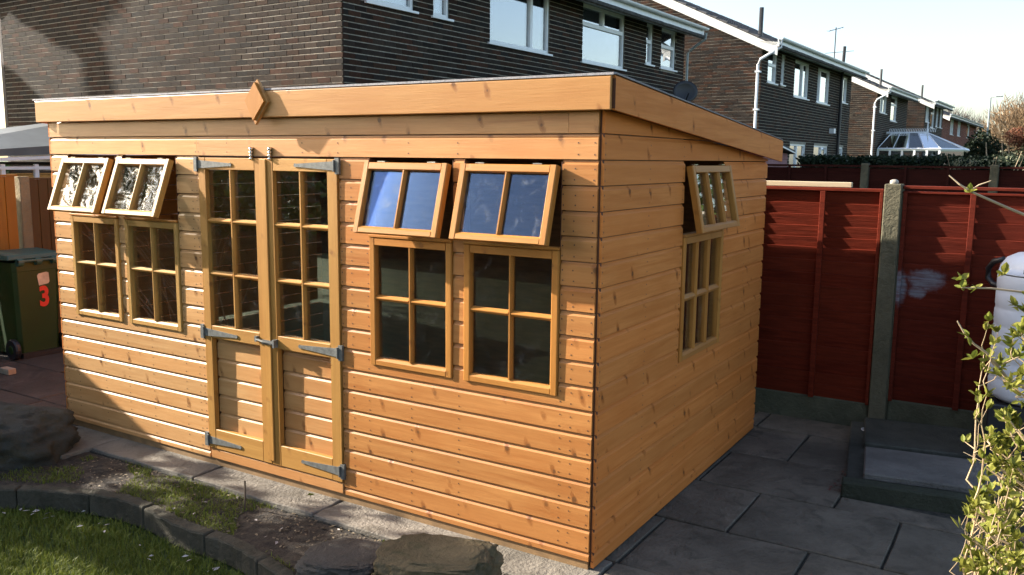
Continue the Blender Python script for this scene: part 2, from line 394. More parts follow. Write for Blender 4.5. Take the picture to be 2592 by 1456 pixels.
# openings in the front: (x0, x1, z0, z1)
OPF = [(-4.645,-4.032,.895,2.158),(-3.957,-3.335,.895,2.158),(-1.557,-.930,.895,2.158),(-.857,-.232,.895,2.158)]
DOOR = (-3.10,-1.795)
for k in range(-1, 18):
    z0 = Z0+PITCH*k; z1 = z0+PITCH; lo = -.005 if k == -1 else None
    hi = None
    if k >= 16:
        WB = WX
        spl = [-4.88,-3.105,-.027] if k == 16 else [-4.88,-.20,-.027]
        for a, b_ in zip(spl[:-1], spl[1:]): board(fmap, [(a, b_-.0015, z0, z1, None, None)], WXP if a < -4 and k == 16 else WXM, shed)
        continue
    for (pa, pb_) in [(-4.88, DOOR[0]), (DOOR[1], -.027)]:
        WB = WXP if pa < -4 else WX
        ops = [o for o in OPF if o[0] > pa and o[1] < pb_]
        cuts = [(o[0], o[1], o[2]) for o in ops if o[2] < z1]
        if not cuts: board(fmap, [(pa, pb_, z0, z1, lo, None)], WB, shed); continue
        if cuts[0][2] <= z0:           # fully interrupted: separate short boards
            x = pa
            for c in cuts: board(fmap, [(x, c[0], z0, z1, lo, None)], WB, shed); x = c[1]
            board(fmap, [(x, pb_, z0, z1, lo, None)], WB, shed)
        else:                          # notched board
            sg = []; x = pa
            for c in cuts: sg += [(x, c[0], z0, z1, lo, None), (c[0], c[1], z0, z1, lo, c[2])]; x = c[1]
            sg.append((x, pb_, z0, z1, lo, None)); board(fmap, sg, WB, shed)
# under-door rail
MB().box(DOOR[0]+.02, DOOR[1]-.008, -.004, .02, -.004, .068).build('threshold', WXM, shed, bevel=.004)
# gable side facing right
SW = (1.180, 1.968, .878, 2.155)
def rooftop(y): return 2.425 - (y-.0)*.0775    # height of side cladding under the roof
for k in range(-1, 18):
    z0 = Z0+PITCH*k; z1 = z0+PITCH; lo = -.005 if k == -1 else None
    YE = 3.03
    if z1 <= 2.19:
        if z1 <= SW[2]: board(smap, [(.016, YE, z0, z1, lo, None)], WY, shed)
        elif z0 >= SW[2]-.001:
            board(smap, [(.016, SW[0], z0, z1, lo, None)], WY, shed); board(smap, [(SW[1], YE, z0, z1, lo, None)], WY, shed)
        else: board(smap, [(.016, SW[0], z0, z1, lo, None), (SW[0], SW[1], z0, z1, lo, SW[2]), (SW[1], YE, z0, z1, lo, None)], WY, shed)
    else:
        n = 70; sg = []
        for i in range(n):
            a = .016+(YE-.016)*i/n; b_ = .016+(YE-.016)*(i+1)/n; h = rooftop(b_)
            if h <= z0+.004: break
            sg.append((a, b_, z0, z1, None, min(h, z1)))
        if sg: board(smap, sg, WY, shed)
    board(lmap, [(0.0, YE, z0, z1, lo, None)] if z1 < 2.2 else [(0.0, (2.425-z0)/.0775-.2 if z0 > 2.2 else YE, z0, z1, None, None)], WY, shed)
MB().box(-4.87,-.02,3.012,3.026,-.005,2.19).build('back_wall', INT, shed)
# inner lining of the front and corner post
ib = MB()
for a, b_ in [(-4.87,-4.66),(-4.015,-3.975),(-3.315,-3.11),(-1.785,-1.575),(-.912,-.875),(-.215,-.03)]: ib.box(a, b_, .017, .05, .0, 2.40)
for a, b_ in [(-4.66,-4.015),(-3.975,-3.315),(-1.575,-.912),(-.875,-.215)]: ib.box(a, b_, .017, .05, .0, .88)
ib.box(-4.66,-.215,.017,.05,2.17,2.40); ib.box(-.05,-.017,.05,1.17,.0,2.3); ib.box(-.05,-.017,1.98,3.0,.0,2.16); ib.box(-.05,-.017,1.17,1.98,0,.87)
ib.build('wall_lining', INT, shed)
MB().box(-.027,-.006,.0165,.03,-.01,2.42).build('corner_post', ENDG, shed)
MB().box(-4.87,-.02,.03,3.02,-.004,.004).build('shed_floor', INT, shed)
jo = MB()
jo.box(-4.86,-.035,.012,.05,-.058,-.006)
jo.build('floor_bearer', plain('base_timber', (.25,.145,.06), .7), shed)
for i in range(9):
    y = .05+i*.34; MB().box(-.16,-.028, y, y+.06, -.058,-.006).build('floor_joist', plain('joist_%d' % i, (.05,.03,.02), .9) if i == 0 else bpy.data.materials['joist_0'], shed)
MB().box(-.022,-.004,.02,3.03,-.045,-.006).build('skirting_board', WY, shed)
# roof
rt = lambda y: 2.585-(y+.05)*.0775
rs = MB(); rs.prism([(-.05, rt(-.05)-.022), (3.13, rt(3.13)-.022), (3.13, rt(3.13)), (-.05, rt(-.05))], -4.94, .058, lambda t, y, z: (t, y, z)); rs.build('roof_deck', INT, shed)
rs = MB(); rs.prism([(-.068, rt(-.05)-.004), (-.066, rt(-.05)+.008), (-.03, rt(-.05)+.010), (3.15, rt(3.13)+.006), (3.15, rt(3.13)+.001), (-.03, rt(-.05)+.001)], -4.955, .078, lambda t, y, z: (t, y, z)); rs.build('roof_felt', FELT, shed)
fp = [(-.066,2.413),(-.045,2.411),(-.045,2.583),(-.055,2.583),(-.066,2.574)]
MB().prism(fp, -4.93, .064, lambda t, y, z: (t, y, z)).build('fascia_board', FAS, shed, bevel=.003)
sf = MB()
y0s, y1s = -.040, 3.155
def sfz(y, top): return (2.582 if top else 2.413) - (y-y0s)*.0765 + (0 if top else -.001)
sf.add([(.062,y0s,sfz(y0s,0)),(.080,y0s,sfz(y0s,0)),(.080,y0s,sfz(y0s,1)-.012),(.070,y0s,sfz(y0s,1)),(.062,y0s,sfz(y0s,1)),
        (.062,y1s,sfz(y1s,0)),(.080,y1s,sfz(y1s,0)),(.080,y1s,sfz(y1s,1)-.012),(.070,y1s,sfz(y1s,1)),(.062,y1s,sfz(y1s,1))],
       [(0,1,2,3,4),(5,9,8,7,6)]+[(i,(i+1)%5,5+(i+1)%5,5+i) for i in range(5)])
sf.build('fascia_board', WY, shed)
MB().box(.0622,.0795,-.0425,-.0402,2.42,2.565).build('fascia_end_grain', ENDG, shed)
MB(lambda a,b_,c: (-4.87-a,b_,c)).add(sf.v, sf.f).build('fascia_board', WY, shed)
# diamond finial on the fascia
dm = MB(); dm.prism([(-2.300,2.506),(-2.392,2.650),(-2.505,2.516),(-2.420,2.366)], -.088, -.068, lambda t, x, z: (x, t, z)); dm.build('diamond_finial', FAS, shed)
dm = MB(); dm.prism([(-2.318,2.510),(-2.398,2.630),(-2.490,2.518),(-2.420,2.392)], -.1075, -.0885, lambda t, x, z: (x, t, z)); dm.build('diamond_finial', FRZ, shed)

def unit(parent, mp, s0, s1, z0, z1, cols, rows, name, cat_glass, fw=.045, dep=.012, hm=FRX, vm=FRZ, bw=.022, botw=None, topw=None, panezs=None):
    """joinery frame with glazing bars; mp(s, d, z)"""
    root = MB(mp); botw = botw or fw; topw = topw or fw
    ch = .006
    def vert(a, b_, z_0, z_1): return MB(mp).prism([(a,-.030),(a,dep-ch),(a+ch,dep),(b_-ch,dep),(b_,dep-ch),(b_,-.030)], z_0, z_1, lambda t, s, d: (s, d, t))
    def hor(a, b_, s_0, s_1, c=.010): return MB(mp).prism([(a,-.030),(a,dep-.004),(a+.003,dep-.001),(b_-c,dep-.001),(b_,dep-c-.001),(b_,-.030)], s_0, s_1, lambda t, z, d: (t, d, z))
    fr = vert(s0, s0+fw, z0, z1).build(name, vm, parent)
    fr2 = fr
    vert(s1-fw, s1, z0, z1).build('stile', vm, fr)
    hor(z0, z0+botw, s0+fw, s1-fw, .014).build('rail', hm, fr); hor(z1-topw, z1, s0+fw, s1-fw, .004).build('rail', hm, fr)
    gs0, gs1, gz0, gz1 = s0+fw, s1-fw, z0+botw, z1-topw
    vx = [gs0+(gs1-gs0)*i/cols for i in range(1, cols)]
    hz = panezs if panezs is not None else [gz0+(gz1-gz0)*i/rows for i in range(1, rows)]
    for x in vx:
        MB(mp).prism([(x-bw/2,-.028),(x-bw/2,-.005),(x-.004,dep-.003),(x+.004,dep-.003),(x+bw/2,-.005),(x+bw/2,-.028)], gz0, gz1, lambda t, s, d: (s, d, t)).build('glazing_bar', vm, fr)
    xs = [gs0]+vx+[gs1]; zs = [gz0]+list(hz)+[gz1]
    for z in hz:
        for i in range(cols):
            a = xs[i]+(bw/2 if i else 0); b_ = xs[i+1]-(bw/2 if i < cols-1 else 0)
            MB(mp).prism([(z-bw/2-.004,-.027),(z-bw/2-.004,-.004),(z-.002,dep-.004),(z+.003,dep-.004),(z+bw/2+.006,-.012),(z+bw/2+.006,-.027)], a, b_, lambda t, zz, d: (t, d, zz)).build('glazing_bar', hm, fr)
    for i in range(cols):
        for j in range(len(zs)-1):
            a = xs[i]-.001+(bw/2-.004 if i else -.004); b_ = xs[i+1]+.001-(bw/2-.004 if i < cols-1 else -.004)
            MB(mp).box(a, b_, -.0235, -.020, zs[j]-.003+(bw/2 if j else 0), zs[j+1]+.003-(bw/2 if j < len(zs)-2 else 0)).build('pane', cat_glass, fr)
    return fr
def tilt(mp, zh, dd, ln, d0):
    a = math.asin(dd/ln); ca, sa = math.cos(a), math.sin(a)
    # local z measured as real z when closed; rotates about the hinge line at height zh
    return lambda s, d, z: mp(s, d0 + d*ca + (zh-z)*sa, zh - (zh-z)*ca + d*sa)
# fixed lower lights and top-hung sashes
WIN = [(-4.640,-4.035,.15,PANEW),(-3.952,-3.340,.15,PANEW),(-1.552,-.934,.115,PANEB),(-.852,-.236,.115,PANEB)]
for (a, b_, dd, gl) in WIN:
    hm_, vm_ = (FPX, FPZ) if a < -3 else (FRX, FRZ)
    w = unit(shed, fmap, a, b_, .898, 1.686, 2, 2, 'window', PANE, hm=hm_, vm=vm_, panezs=[1.318])
    # head rail between fixed light and opening light, and the reveal of the opening
    MB(fmap).box(a, b_, -.03, .016, 1.689, 1.706).build('transom', FRX, w, bevel=.003)
    MB(fmap).box(a-.003, a+.001, -.05, -.001, 1.69, 2.155).build('reveal', ENDG, w); MB(fmap).box(b_-.001, b_+.003, -.05, -.001, 1.69, 2.155).build('reveal', ENDG, w)
    mp = tilt(fmap, 2.143, dd, .43, .034)
    s = unit(shed, mp, a+.002, b_-.002, 1.712, 2.136, 2, 1, 'opening_window', gl, fw=.042, hm=hm_, vm=vm_)
    for hx in (a+.12, b_-.13):
        MB(fmap).box(hx-.028, hx+.028, .004, .030, 2.140, 2.146).build('hinge', STEEL, s)
    # stay bar holding it out
    MB().tube([fmap((a+b_)/2, -.02, 1.712), fmap((a+b_)/2, dd*.93, 1.735)], .004, 5).build('window_stay', STEEL, s)
w = unit(shed, smap, 1.186, 1.964, .882, 1.686, 3, 2, 'window', PANE, hm=FRY, bw=.03, panezs=[1.285])
MB(smap).box(1.186, 1.964, -.03, .016, 1.689, 1.706).build('transom', FRY, w)
mp = tilt(smap, 2.143, .085, .43, .030)
s = unit(shed, mp, 1.192, 1.960, 1.712, 2.136, 3, 1, 'opening_window', PANE, hm=FRY, bw=.03)
for hx in (1.30, 1.83): MB(smap).box(hx-.03, hx+.03, .004, .028, 2.140, 2.146).build('hinge', STEEL, s)

# doors
def door_leaf(x0, x1, g0, g1, lab):
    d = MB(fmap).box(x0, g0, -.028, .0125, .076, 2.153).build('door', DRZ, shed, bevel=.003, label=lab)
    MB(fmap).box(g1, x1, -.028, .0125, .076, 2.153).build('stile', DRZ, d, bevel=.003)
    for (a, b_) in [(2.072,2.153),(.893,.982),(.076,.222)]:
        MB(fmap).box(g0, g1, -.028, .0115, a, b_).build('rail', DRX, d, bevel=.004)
    xm = (g0+g1)/2; bw = .024
    hz = [1.352, 1.722]; zs = [.982]+hz+[2.072]
    for j in range(3):
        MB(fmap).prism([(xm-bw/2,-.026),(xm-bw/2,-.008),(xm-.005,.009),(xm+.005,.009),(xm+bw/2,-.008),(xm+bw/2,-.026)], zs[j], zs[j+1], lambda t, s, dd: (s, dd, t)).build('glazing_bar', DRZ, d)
        for a, b_ in ((g0, xm), (xm, g1)):
            MB(fmap).box(a, b_, -.022, -.019, zs[j], zs[j+1]).build('pane', PANE, d)
    for z in hz:
        for a, b_ in ((g0, xm-bw/2), (xm+bw/2, g1)):
            MB(fmap).prism([(z-.016,-.025),(z-.016,-.004),(z-.002,.008),(z+.004,.008),(z+.018,-.012),(z+.018,-.025)], a, b_, lambda t, zz, dd: (t, dd, zz)).build('glazing_bar', DRX, d)
    for k in range(1, 7):
        z0 = Z0+PITCH*k+.03; z1 = z0+PITCH; lo = max(z0, .2); hi = min(z1, .90)
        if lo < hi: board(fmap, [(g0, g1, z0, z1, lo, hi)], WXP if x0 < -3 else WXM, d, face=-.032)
    return d
dl = door_leaf(-3.086, -2.446, -3.014, -2.528, 'left door leaf with six panes over shiplap panel')
dr = door_leaf(-2.441, -1.800, -2.358, -1.884, 'right door leaf with six panes over shiplap panel')
MB(fmap).box(-2.475, -2.41, .013, .024, .10, 2.15).build('cover_strip', DRZ, dr, bevel=.006)
def t_hinge(parent, xk, sgn, zc, ln=.36):
    mb = MB(fmap)
    mb.box(xk-.018 if sgn > 0 else xk-.016, xk+.016 if sgn > 0 else xk+.018, .0, .018, zc-.05, zc+.05)
    mb.tube([(xk+sgn*.02, .020, zc-.036), (xk+sgn*.02, .020, zc+.036)], .008, 8)
    a = xk+sgn*.03; e = xk+sgn*(ln-.02)
    mb.prism([(a, zc-.028),(a, zc+.028),(e, zc+.010),(e+sgn*.018, zc+.012),(e+sgn*.026, zc),(e+sgn*.018, zc-.012),(e, zc-.010)], .0135, .018, lambda t, x, z: (x, t, z))
    h = mb.build('hinge', GALV, parent)
    sb = MB(fmap)
    for f in (.2, .55, .93): 
        c = a+(e-a)*f; sb.prism([(c+.006*math.cos(t), zc+.006*math.sin(t)) for t in np.linspace(0, 5.5, 7)], .017, .0205, lambda t, x, z: (x, t, z))
    return h
for zc in (2.108, .930, .135): t_hinge(dl, -3.108, 1, zc)
for zc in (2.112, .936, .150): t_hinge(dr, -1.797, -1, zc)
hb = MB(fmap); hb.box(-2.49, -2.375, .024, .028, .915, .945); hb.box(-2.37,-2.355,.0125,.050,.905,.958); hb.tube([(-2.545,.03,.942),(-2.46,.045,.935),(-2.37,.034,.930)], .007, 6); hb.box(-2.555,-2.535,.0125,.035,.925,.962)
hb.build('hasp', GALV, dr)
for i, x in enumerate((-2.550, -2.376)):
    cb = MB(fmap)
    for zc, rr in ((2.214,.013),(2.192,.012),(2.172,.010),(2.150,.011)):
        cb.lathe([(0.001,.004),(rr,.006),(rr,.020),(rr*.6,.028),(.001,.030)], (0,0,0), 8)
        n = 5*8; vs_ = cb.v[-n:]
        cb.v[-n:] = []
        for (a, b_, c) in vs_:  # lathe made about z, turn to face outwards
            pass
        cb.f = cb.f[:-4*8]
        base = len(cb.v); K = 8; pr = [(0.001,.030),(rr*.7,.027),(rr,.018),(rr,.0),(.001,.0)]
        P = []
        for j in range(K):
            an = 2*math.pi*j/K
            for r0, h0 in pr: P.append((x+r0*math.cos(an), h0, zc+r0*math.sin(an)))
        cb.add(P, [(j*5+q, ((j+1)%K)*5+q, ((j+1)%K)*5+q+1, j*5+q+1) for j in range(K) for q in range(4)])
    cb.tube([(x,.012,2.222),(x,.020,2.18),(x,.012,2.14)], .005, 5)
    cb.build('cabin_hook', STEEL, shed, smooth=True)
# nails (far too small to pick apart)
nb = MB()
def nail(mp, s, z):
    P = [(s+.0046*math.cos(t), .0012, z+.0046*math.sin(t)) for t in (0,1.05,2.1,3.15,4.2,5.25)]
    nb.add([mp(*p) for p in P], [(0,1,2,3,4,5)])
for k in range(0, 16):
    zc = Z0+PITCH*k
    for x in (-4.862,-4.81,-3.12,-3.17,-1.78,-1.70,-1.57,-.045,-.155,-.22,-4.66,-3.32) + ((-1.24,-.89,-4.3,-3.7,-4.0) if k < 6 else ()):
        for dz in (.030, .088): nail(fmap, x+rnd.uniform(-.004,.004), zc+dz+rnd.uniform(-.004,.004))
for x in [-4.86,-4.3,-3.7,-3.12,-3.09,-2.8,-2.1,-1.8,-1.25,-.9,-.14,-.045]:
    for dz in (.03,.09): nail(fmap, x, Z0+PITCH*16+dz)
for k in range(0, 17):
    for y in (.03,.62,1.15,2.0,2.5,3.0): nail(smap, y, Z0+PITCH*k+.03); nail(smap, y, Z0+PITCH*k+.088)
nb.build('nail_heads', NAIL, shed, kind='stuff')

# ------------------------------------------------------------------ red lap fence on the right
def fence_mat(name, col, patch=False):
    mt, t, n, b = new_mat(name)
    v, raw, rn = objcoord(t, True, (1.2, 10, 14))
    g = noise_(t, v, 3, 5, .65); s = noise_(t, raw, 3, 5, .6)
    c = ramp(t, g, [(.3, tuple(x*.55 for x in col)), (.7, tuple(x*1.25 for x in col))]).outputs[0]
    c = mix(t, mapr(t, s, .4, .75, 0, .45), c, tuple(x*.5 for x in col))
    c = mix(t, math_(t, 'MULTIPLY', rn, .35), c, (col[0]*1.15, col[1]*1.5, col[2]*1.5))
    if patch:
        ge = N(t, 'ShaderNodeNewGeometry'); sp = N(t, 'ShaderNodeSeparateXYZ'); L(t, ge.outputs['Position'], sp.inputs[0])
        def blob(cx, cz, rx, rz):
            a = math_(t, 'DIVIDE', math_(t, 'SUBTRACT', sp.outputs[0], cx), rx); d = math_(t, 'DIVIDE', math_(t, 'SUBTRACT', sp.outputs[2], cz), rz)
            return math_(t, 'SQRT', math_(t, 'ADD', math_(t, 'MULTIPLY', a, a), math_(t, 'MULTIPLY', d, d)))
        d = math_(t, 'MINIMUM', blob(1.155, 1.235, .135, .085), math_(t, 'MINIMUM', blob(1.10, 1.135, .07, .05), blob(.97, 1.16, .05, .14)))
        d = math_(t, 'ADD', d, math_(t, 'MULTIPLY', noise_(t, ge.outputs['Position'], 22, 4, .6), .9))
        c = mix(t, math_(t, 'MULTIPLY', mapr(t, d, 1.0, 1.7, .62, 0), mapr(t, noise_(t, v, 2.5, 4, .7), .35, .6, .35, 1)), c, (.26,.31,.36))
    L(t, c, b.inputs['Base Color']); b.inputs['Roughness'].default_value = .7; b.inputs['Specular IOR Level'].default_value = .08
    bump(t, b, g, .9, .006); return mt
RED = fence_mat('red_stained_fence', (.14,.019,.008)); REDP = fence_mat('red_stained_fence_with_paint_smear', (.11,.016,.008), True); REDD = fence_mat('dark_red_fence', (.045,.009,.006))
POSTM = slab_mat('concrete_post_grey_green', (.13,.112,.072), (.07,.065,.04)); GRAV = slab_mat('concrete_gravel_board', (.10,.095,.06), (.07,.065,.04))
FY = 3.62
def slat(x0, x1, za, zb, y, mat, parent, seed):
    n = 12; mb = MB(); V = []
    for i in range(n+1):
        x = x0+(x1-x0)*i/n
        wt = .006*noise.noise((x*3, seed*3.1, 0))+.003*noise.noise((x*11, seed, 4)); wb = 0
        V += [(x, y, za-.012), (x, y-.020, zb+wt), (x, y-.006, zb+wt+.003), (x, y+.010, za-.012)]
    F_ = []
    for i in range(n):
        for j in range(4): F_.append((i*4+j, i*4+(j+1)%4, (i+1)*4+(j+1)%4, (i+1)*4+j))
    F_ += [(0,1,2,3), (n*4+3,n*4+2,n*4+1,n*4)]
    return mb.add(V, F_).build('slat', mat, parent)
fz1 = [1.925,1.825,1.728,1.632,1.537,1.45,1.338,1.226,1.12,1.018,.915,.82,.70,.598,.478,.362,.262,.16]
p1 = thing('lap_fence', (-.11,FY,.1), 'sunlit red lap fence panel directly behind the shed, left of the concrete post', 'fence panel')
def panel(root, x0, x1, zl, y, mat, battens, toprails):
    for i in range(len(zl)-1): slat(x0+.02, x1-.02, zl[i+1], zl[i], y, mat, root, i+x0*5)
    for bx, bw in battens: MB().box(bx, bx+bw, y-.056, y-.017, zl[-1]-.01, zl[0]+.004).build('batten', mat, root, bevel=.003)
    for (za, zb, ya, yb) in toprails: MB().box(x0, x1, y+ya, y+yb, za, zb).build('top_rail', mat, root, bevel=.004)
panel(p1, -1.03, .800, fz1, FY, RED, [(-1.02,.035),(-.32,.04),(.305,.042),(.772,.026)], [(1.930,1.957,-.055,.03)])
gb = thing('gravel_board', (-.1,FY,-.1), 'concrete gravel board under the fence panel beside the shed', 'gravel board', 'gravel boards')
MB().box(-1.03,.80, FY-.015, FY+.035, -.2, .152).build('board', GRAV, gb, bevel=.01)
p2 = thing('lap_fence', (1.85,FY,.1), 'red fence panel right of the concrete post, smeared with pale paint', 'fence panel')
fz2 = [1.93,1.83,1.71,1.585,1.46,1.36,1.245,1.13,1.01,.90,.78,.66,.54,.42,.30,.22]
panel(p2, .94, 2.77, fz2, FY+.01, REDP, [(.945,.03),(1.425,.042),(2.0,.04),(2.7,.04)], [(1.962,1.988,-.05,.03),(1.925,1.945,-.045,.01)])
gb = thing('gravel_board', (1.8,FY,-.1), 'concrete gravel board under the paint-smeared fence panel', 'gravel board', 'gravel boards')
MB().box(.94,2.77, FY-.01, FY+.04, -.2, .215).build('board', GRAV, gb, bevel=.01)
po = MB(); 
po.prism([(.805,3.545),(.935,3.545),(.935,3.60),(.905,3.61),(.905,3.64),(.935,3.65),(.935,3.69),(.805,3.69),(.805,3.65),(.835,3.64),(.835,3.61),(.805,3.60)], -.24, 2.0, lambda t, x, y: (x, y, t))
tag(po.build('fence_post', POSTM, bevel=.008), 'grey green concrete post between the two red fence panels', 'fence post')
def rock(name, c, r, seed, mat, rough=.25, sub=4, flat=None, label=None, cat='stone', rot=0, parent=None, group=None, sq=.8):
    bm = bmesh.new(); bmesh.ops.create_icosphere(bm, subdivisions=sub, radius=1)
    for v in bm.verts:
        p = v.co.copy(); nz = noise.fractal(p*1.1+Vector((seed, seed*1.7, 0)), 1.0, 2.0, 4)
        q = p*(1+rough*nz)
        q = Vector([math.copysign(abs(t)**sq, t) for t in q]); q *= 1+.075*noise.fractal(Vector((p.x*3.2,p.y*3.2,p.z*6))+Vector((seed,1,2)), .7, 2.1, 6)
        if flat and q.z > flat: q.z = flat+(q.z-flat)*.18
        q = Vector((q.x*r[0], q.y*r[1], q.z*r[2])); q.rotate(Matrix.Rotation(rot, 3, 'Z')); v.co = q + Vector(c)
    me = bpy.data.meshes.new(name); bm.to_mesh(me); bm.free(); me.polygons.foreach_set('use_smooth', [True]*len(me.polygons)); me.materials.append(mat)
    o = bpy.data.objects.new(name, me); COL.objects.link(o); setp(o, parent); FR[o.name] = I4
    if label: tag(o, label, cat, group)
    return o
PEB = plain('pale_pebble', (.42,.38,.32), .8)
rock('stone', (.868,3.60,2.012), (.032,.03,.024), 3, PEB, .12, 3, label='small round stone sitting on top of the concrete fence post')
lb = MB().box(-1.55,.545, FY-.03, FY+.02, 1.9605, 2.004)
tag(lb.build('timber_length', wood('pale_sawn_batten', 'x', light=(.62,.50,.34), dark=(.5,.37,.22), knot=.3), bevel=.004), 'pale sawn timber batten lying along the top of the red fence', 'timber')

# ------------------------------------------------------------------ brick houses
HF = Matrix.Translation((-5.72, 4.341, 0)) @ Matrix.Rotation(R(-2.0), 4, 'Z')
SL = .475
BC = [(.026,.018,.014),(.034,.025,.019),(.021,.015,.012),(.046,.023,.015),(.028,.022,.018),(.022,.019,.017),(.036,.020,.013)]
BRD = [(.16,.045,.03),(.19,.06,.04),(.13,.04,.03)]
brick_me = {}
def brick_mesh(dirn):
    if dirn not in brick_me:
        mb = MB(lambda s, d, z: (-s, -d, z) if dirn == 'g' else (d, s, z)); c = .0025; h, w = .0308, .1105
        a = [(-w,-.03,-h),(w,-.03,-h),(w,-.03,h),(-w,-.03,h),(-w,-c,-h),(w,-c,-h),(w,-c,h),(-w,-c,h),(-w+c,0,-h+c),(w-c,0,-h+c),(w-c,0,h-c),(-w+c,0,h-c)]
        mb.add(a, [(0,1,5,4),(1,2,6,5),(2,3,7,6),(3,0,4,7),(4,5,9,8),(5,6,10,9),(6,7,11,10),(7,4,8,11),(8,9,10,11)])
        me = mb.mesh('brick_'+dirn); me.materials.append(BRO); brick_me[dirn] = me
    return brick_me[dirn]
def wall(parent, F, mp, s0, s1, z0, z1, ops, dirn, lim=None, choose=None, cols=BC, name='wall', th=.1, mort=None, inset=0):
    # mortar slab with openings
    mb = MB(mp)
    xs = sorted({s0+inset, s1} | {o[0] for o in ops} | {o[1] for o in ops}); zs = sorted({z0, z1} | {o[2] for o in ops} | {o[3] for o in ops})
    for i in range(len(xs)-1):
        for j in range(len(zs)-1):
            cx, cz = (xs[i]+xs[i+1])/2, (zs[j]+zs[j+1])/2
            if any(o[0] < cx < o[1] and o[2] < cz < o[3] for o in ops): continue
            mb.box(xs[i], xs[i+1], -th, -.007, zs[j], zs[j+1])
    if lim:
        apex = lim['apex']; mb.prism([(s0+inset, z1), (s1, z1), (s1, lim['e1']), (apex[0], apex[1]), (s0+inset, lim['e0'])], -th, -.007, lambda t, s, z: (s, t, z))
    wobj = mb.build(name, mort or MORT, parent, F=F)
    V = []; Fc = []; T = []; singles = []
    def topz(s):
        if not lim: return z1
        a = lim['apex']
        return (lim['e0']+(a[1]-lim['e0'])*(s-s0)/(a[0]-s0)) if s < a[0] else (lim['e1']+(a[1]-lim['e1'])*(s1-s)/(s1-a[0]))
    zt = max(z1, lim['apex'][1]) if lim else z1
    i = 0; z = z0
    while z+.075 <= zt+.001:
        s = s0 - (.1125 if i % 2 else 0) ; off = rnd.uniform(-.004,.004)
        while s < s1:
            a, b_ = max(s+.002+(off if s > s0 else 0), s0), min(s+.223+(off if s+.223 < s1 else 0), s1)
            pcs = [(a, b_)]
            for o in ops:
                if z+.069 > o[2]+.001 and z < o[3]-.001:
                    np_ = []
                    for (p, q) in pcs:
                        if q <= o[0] or p >= o[1]: np_.append((p, q)); continue
                        if p < o[0]: np_.append((p, o[0]))
                        if q > o[1]: np_.append((o[1], q))
                    pcs = np_
            for (p, q) in pcs:
                if q-p < .03 or z+.07 > min(topz(p), topz(q)): continue
                c = rnd.choice(cols); k = rnd.uniform(.75, 1.25); tint = (c[0]*k, c[1]*k, c[2]*k, 1)
                pr = rnd.uniform(-.0025, .001)
                if choose and q-p > .215 and choose((p+q)/2, z): singles.append(((p+q)/2, pr, z+.0345, tint)); continue
                n = len(V)
                V += [mp(*t) for t in [(p,-.03,z+.0037),(q,-.03,z+.0037),(q,pr,z+.0037),(p,pr,z+.0037),(p,-.03,z+.0653),(q,-.03,z+.0653),(q,pr,z+.0653),(p,pr,z+.0653)]]
                Fc += [(n+3,n+2,n+6,n+7),(n,n+1,n+2,n+3),(n+4,n+7,n+6,n+5),(n+1,n+5,n+6,n+2),(n,n+3,n+7,n+4)]
                T += list(tint)*8
            s += .225
        z += .075; i += 1
    me = bpy.data.meshes.new('brickwork'); me.from_pydata(V, [], Fc)
    at = me.attributes.new('tint', 'FLOAT_COLOR', 'POINT'); at.data.foreach_set('color', T)
    me.materials.append(BRM)
    o = bpy.data.objects.new('brickwork', me); COL.objects.link(o); setp(o, wobj, F); FR[o.name] = F; tag(o, kind='stuff')
    bmm = brick_mesh(dirn)
    for (s, d, z, tint) in singles:
        bo = bpy.data.objects.new('brick', bmm); COL.objects.link(bo); setp(bo, wobj, F @ Matrix.Translation(Vector(mp(s, d, z)))); bo.color = tint
    return wobj
def hwindow(parent, mp, s0, s1, z0, z1, mull=(), trans=None, tr_in=None, blind=None):
    """white upvc window; mull = inner mullion positions, trans = transom height, tr_in = extra mullions above it"""
    w = MB(mp).box(s0, s1, -.09, -.055, z0, z1)
    w = MB(mp); f = .05
    w.box(s0, s0+f, -.09, -.03, z0, z1); w.box(s1-f, s1, -.09, -.03, z0, z1); w.box(s0+f, s1-f, -.09, -.031, z0, z0+f); w.box(s0+f, s1-f, -.09, -.031, z1-f, z1)
    for m_ in mull: w.box(m_-.035, m_+.035, -.088, -.028, z0+f, z1-f if trans is None else trans-.03)
    if trans: 
        w.box(s0+f, s1-f, -.088, -.029, trans-.035, trans+.035)
        for m_ in (tr_in or ()): w.box(m_-.04, m_+.04, -.087, -.0275, trans+.035, z1-f)
    wo = w.build('window', UPVC, parent)
    MB(mp).box(s0-.06, s1+.06, -.09, .035, z0-.032, z0-.002).build('sill', UPVC, wo)
    xs = [s0+f]+list(mull)+[s1-f]; zt = trans if trans else z1-f
    for i in range(len(xs)-1): MB(mp).box(xs[i], xs[i+1], -.072, -.066, z0+f-.004, zt).build('pane', HGL, wo)
    if trans: 
        xs = [s0+f]+list(tr_in or ())+[s1-f]
        for i in range(len(xs)-1): MB(mp).box(xs[i], xs[i+1], -.0725, -.0665, trans, z1-f).build('pane', HGL, wo)
    if blind == 'vertical':
        n = int((s1-s0-.1)/.085)
        b = MB(mp)
        for i in range(n):
            a = s0+.05+i*.085; b.add([(a,-.17,z0),(a+.07,-.11,z0),(a+.07,-.11,z1),(a,-.17,z1),(a,-.173,z0),(a+.07,-.113,z0),(a+.07,-.113,z1),(a,-.173,z1)], [(0,1,2,3),(7,6,5,4),(0,3,7,4),(1,5,6,2)])
        b.build('blind', CURT, wo)
    elif blind: MB(mp).box(s0, s1, -.20, -.19, z0 + (0 if blind == 'full' else (z1-z0)*.0), z1).build('blind', CURT, wo)
    return wo
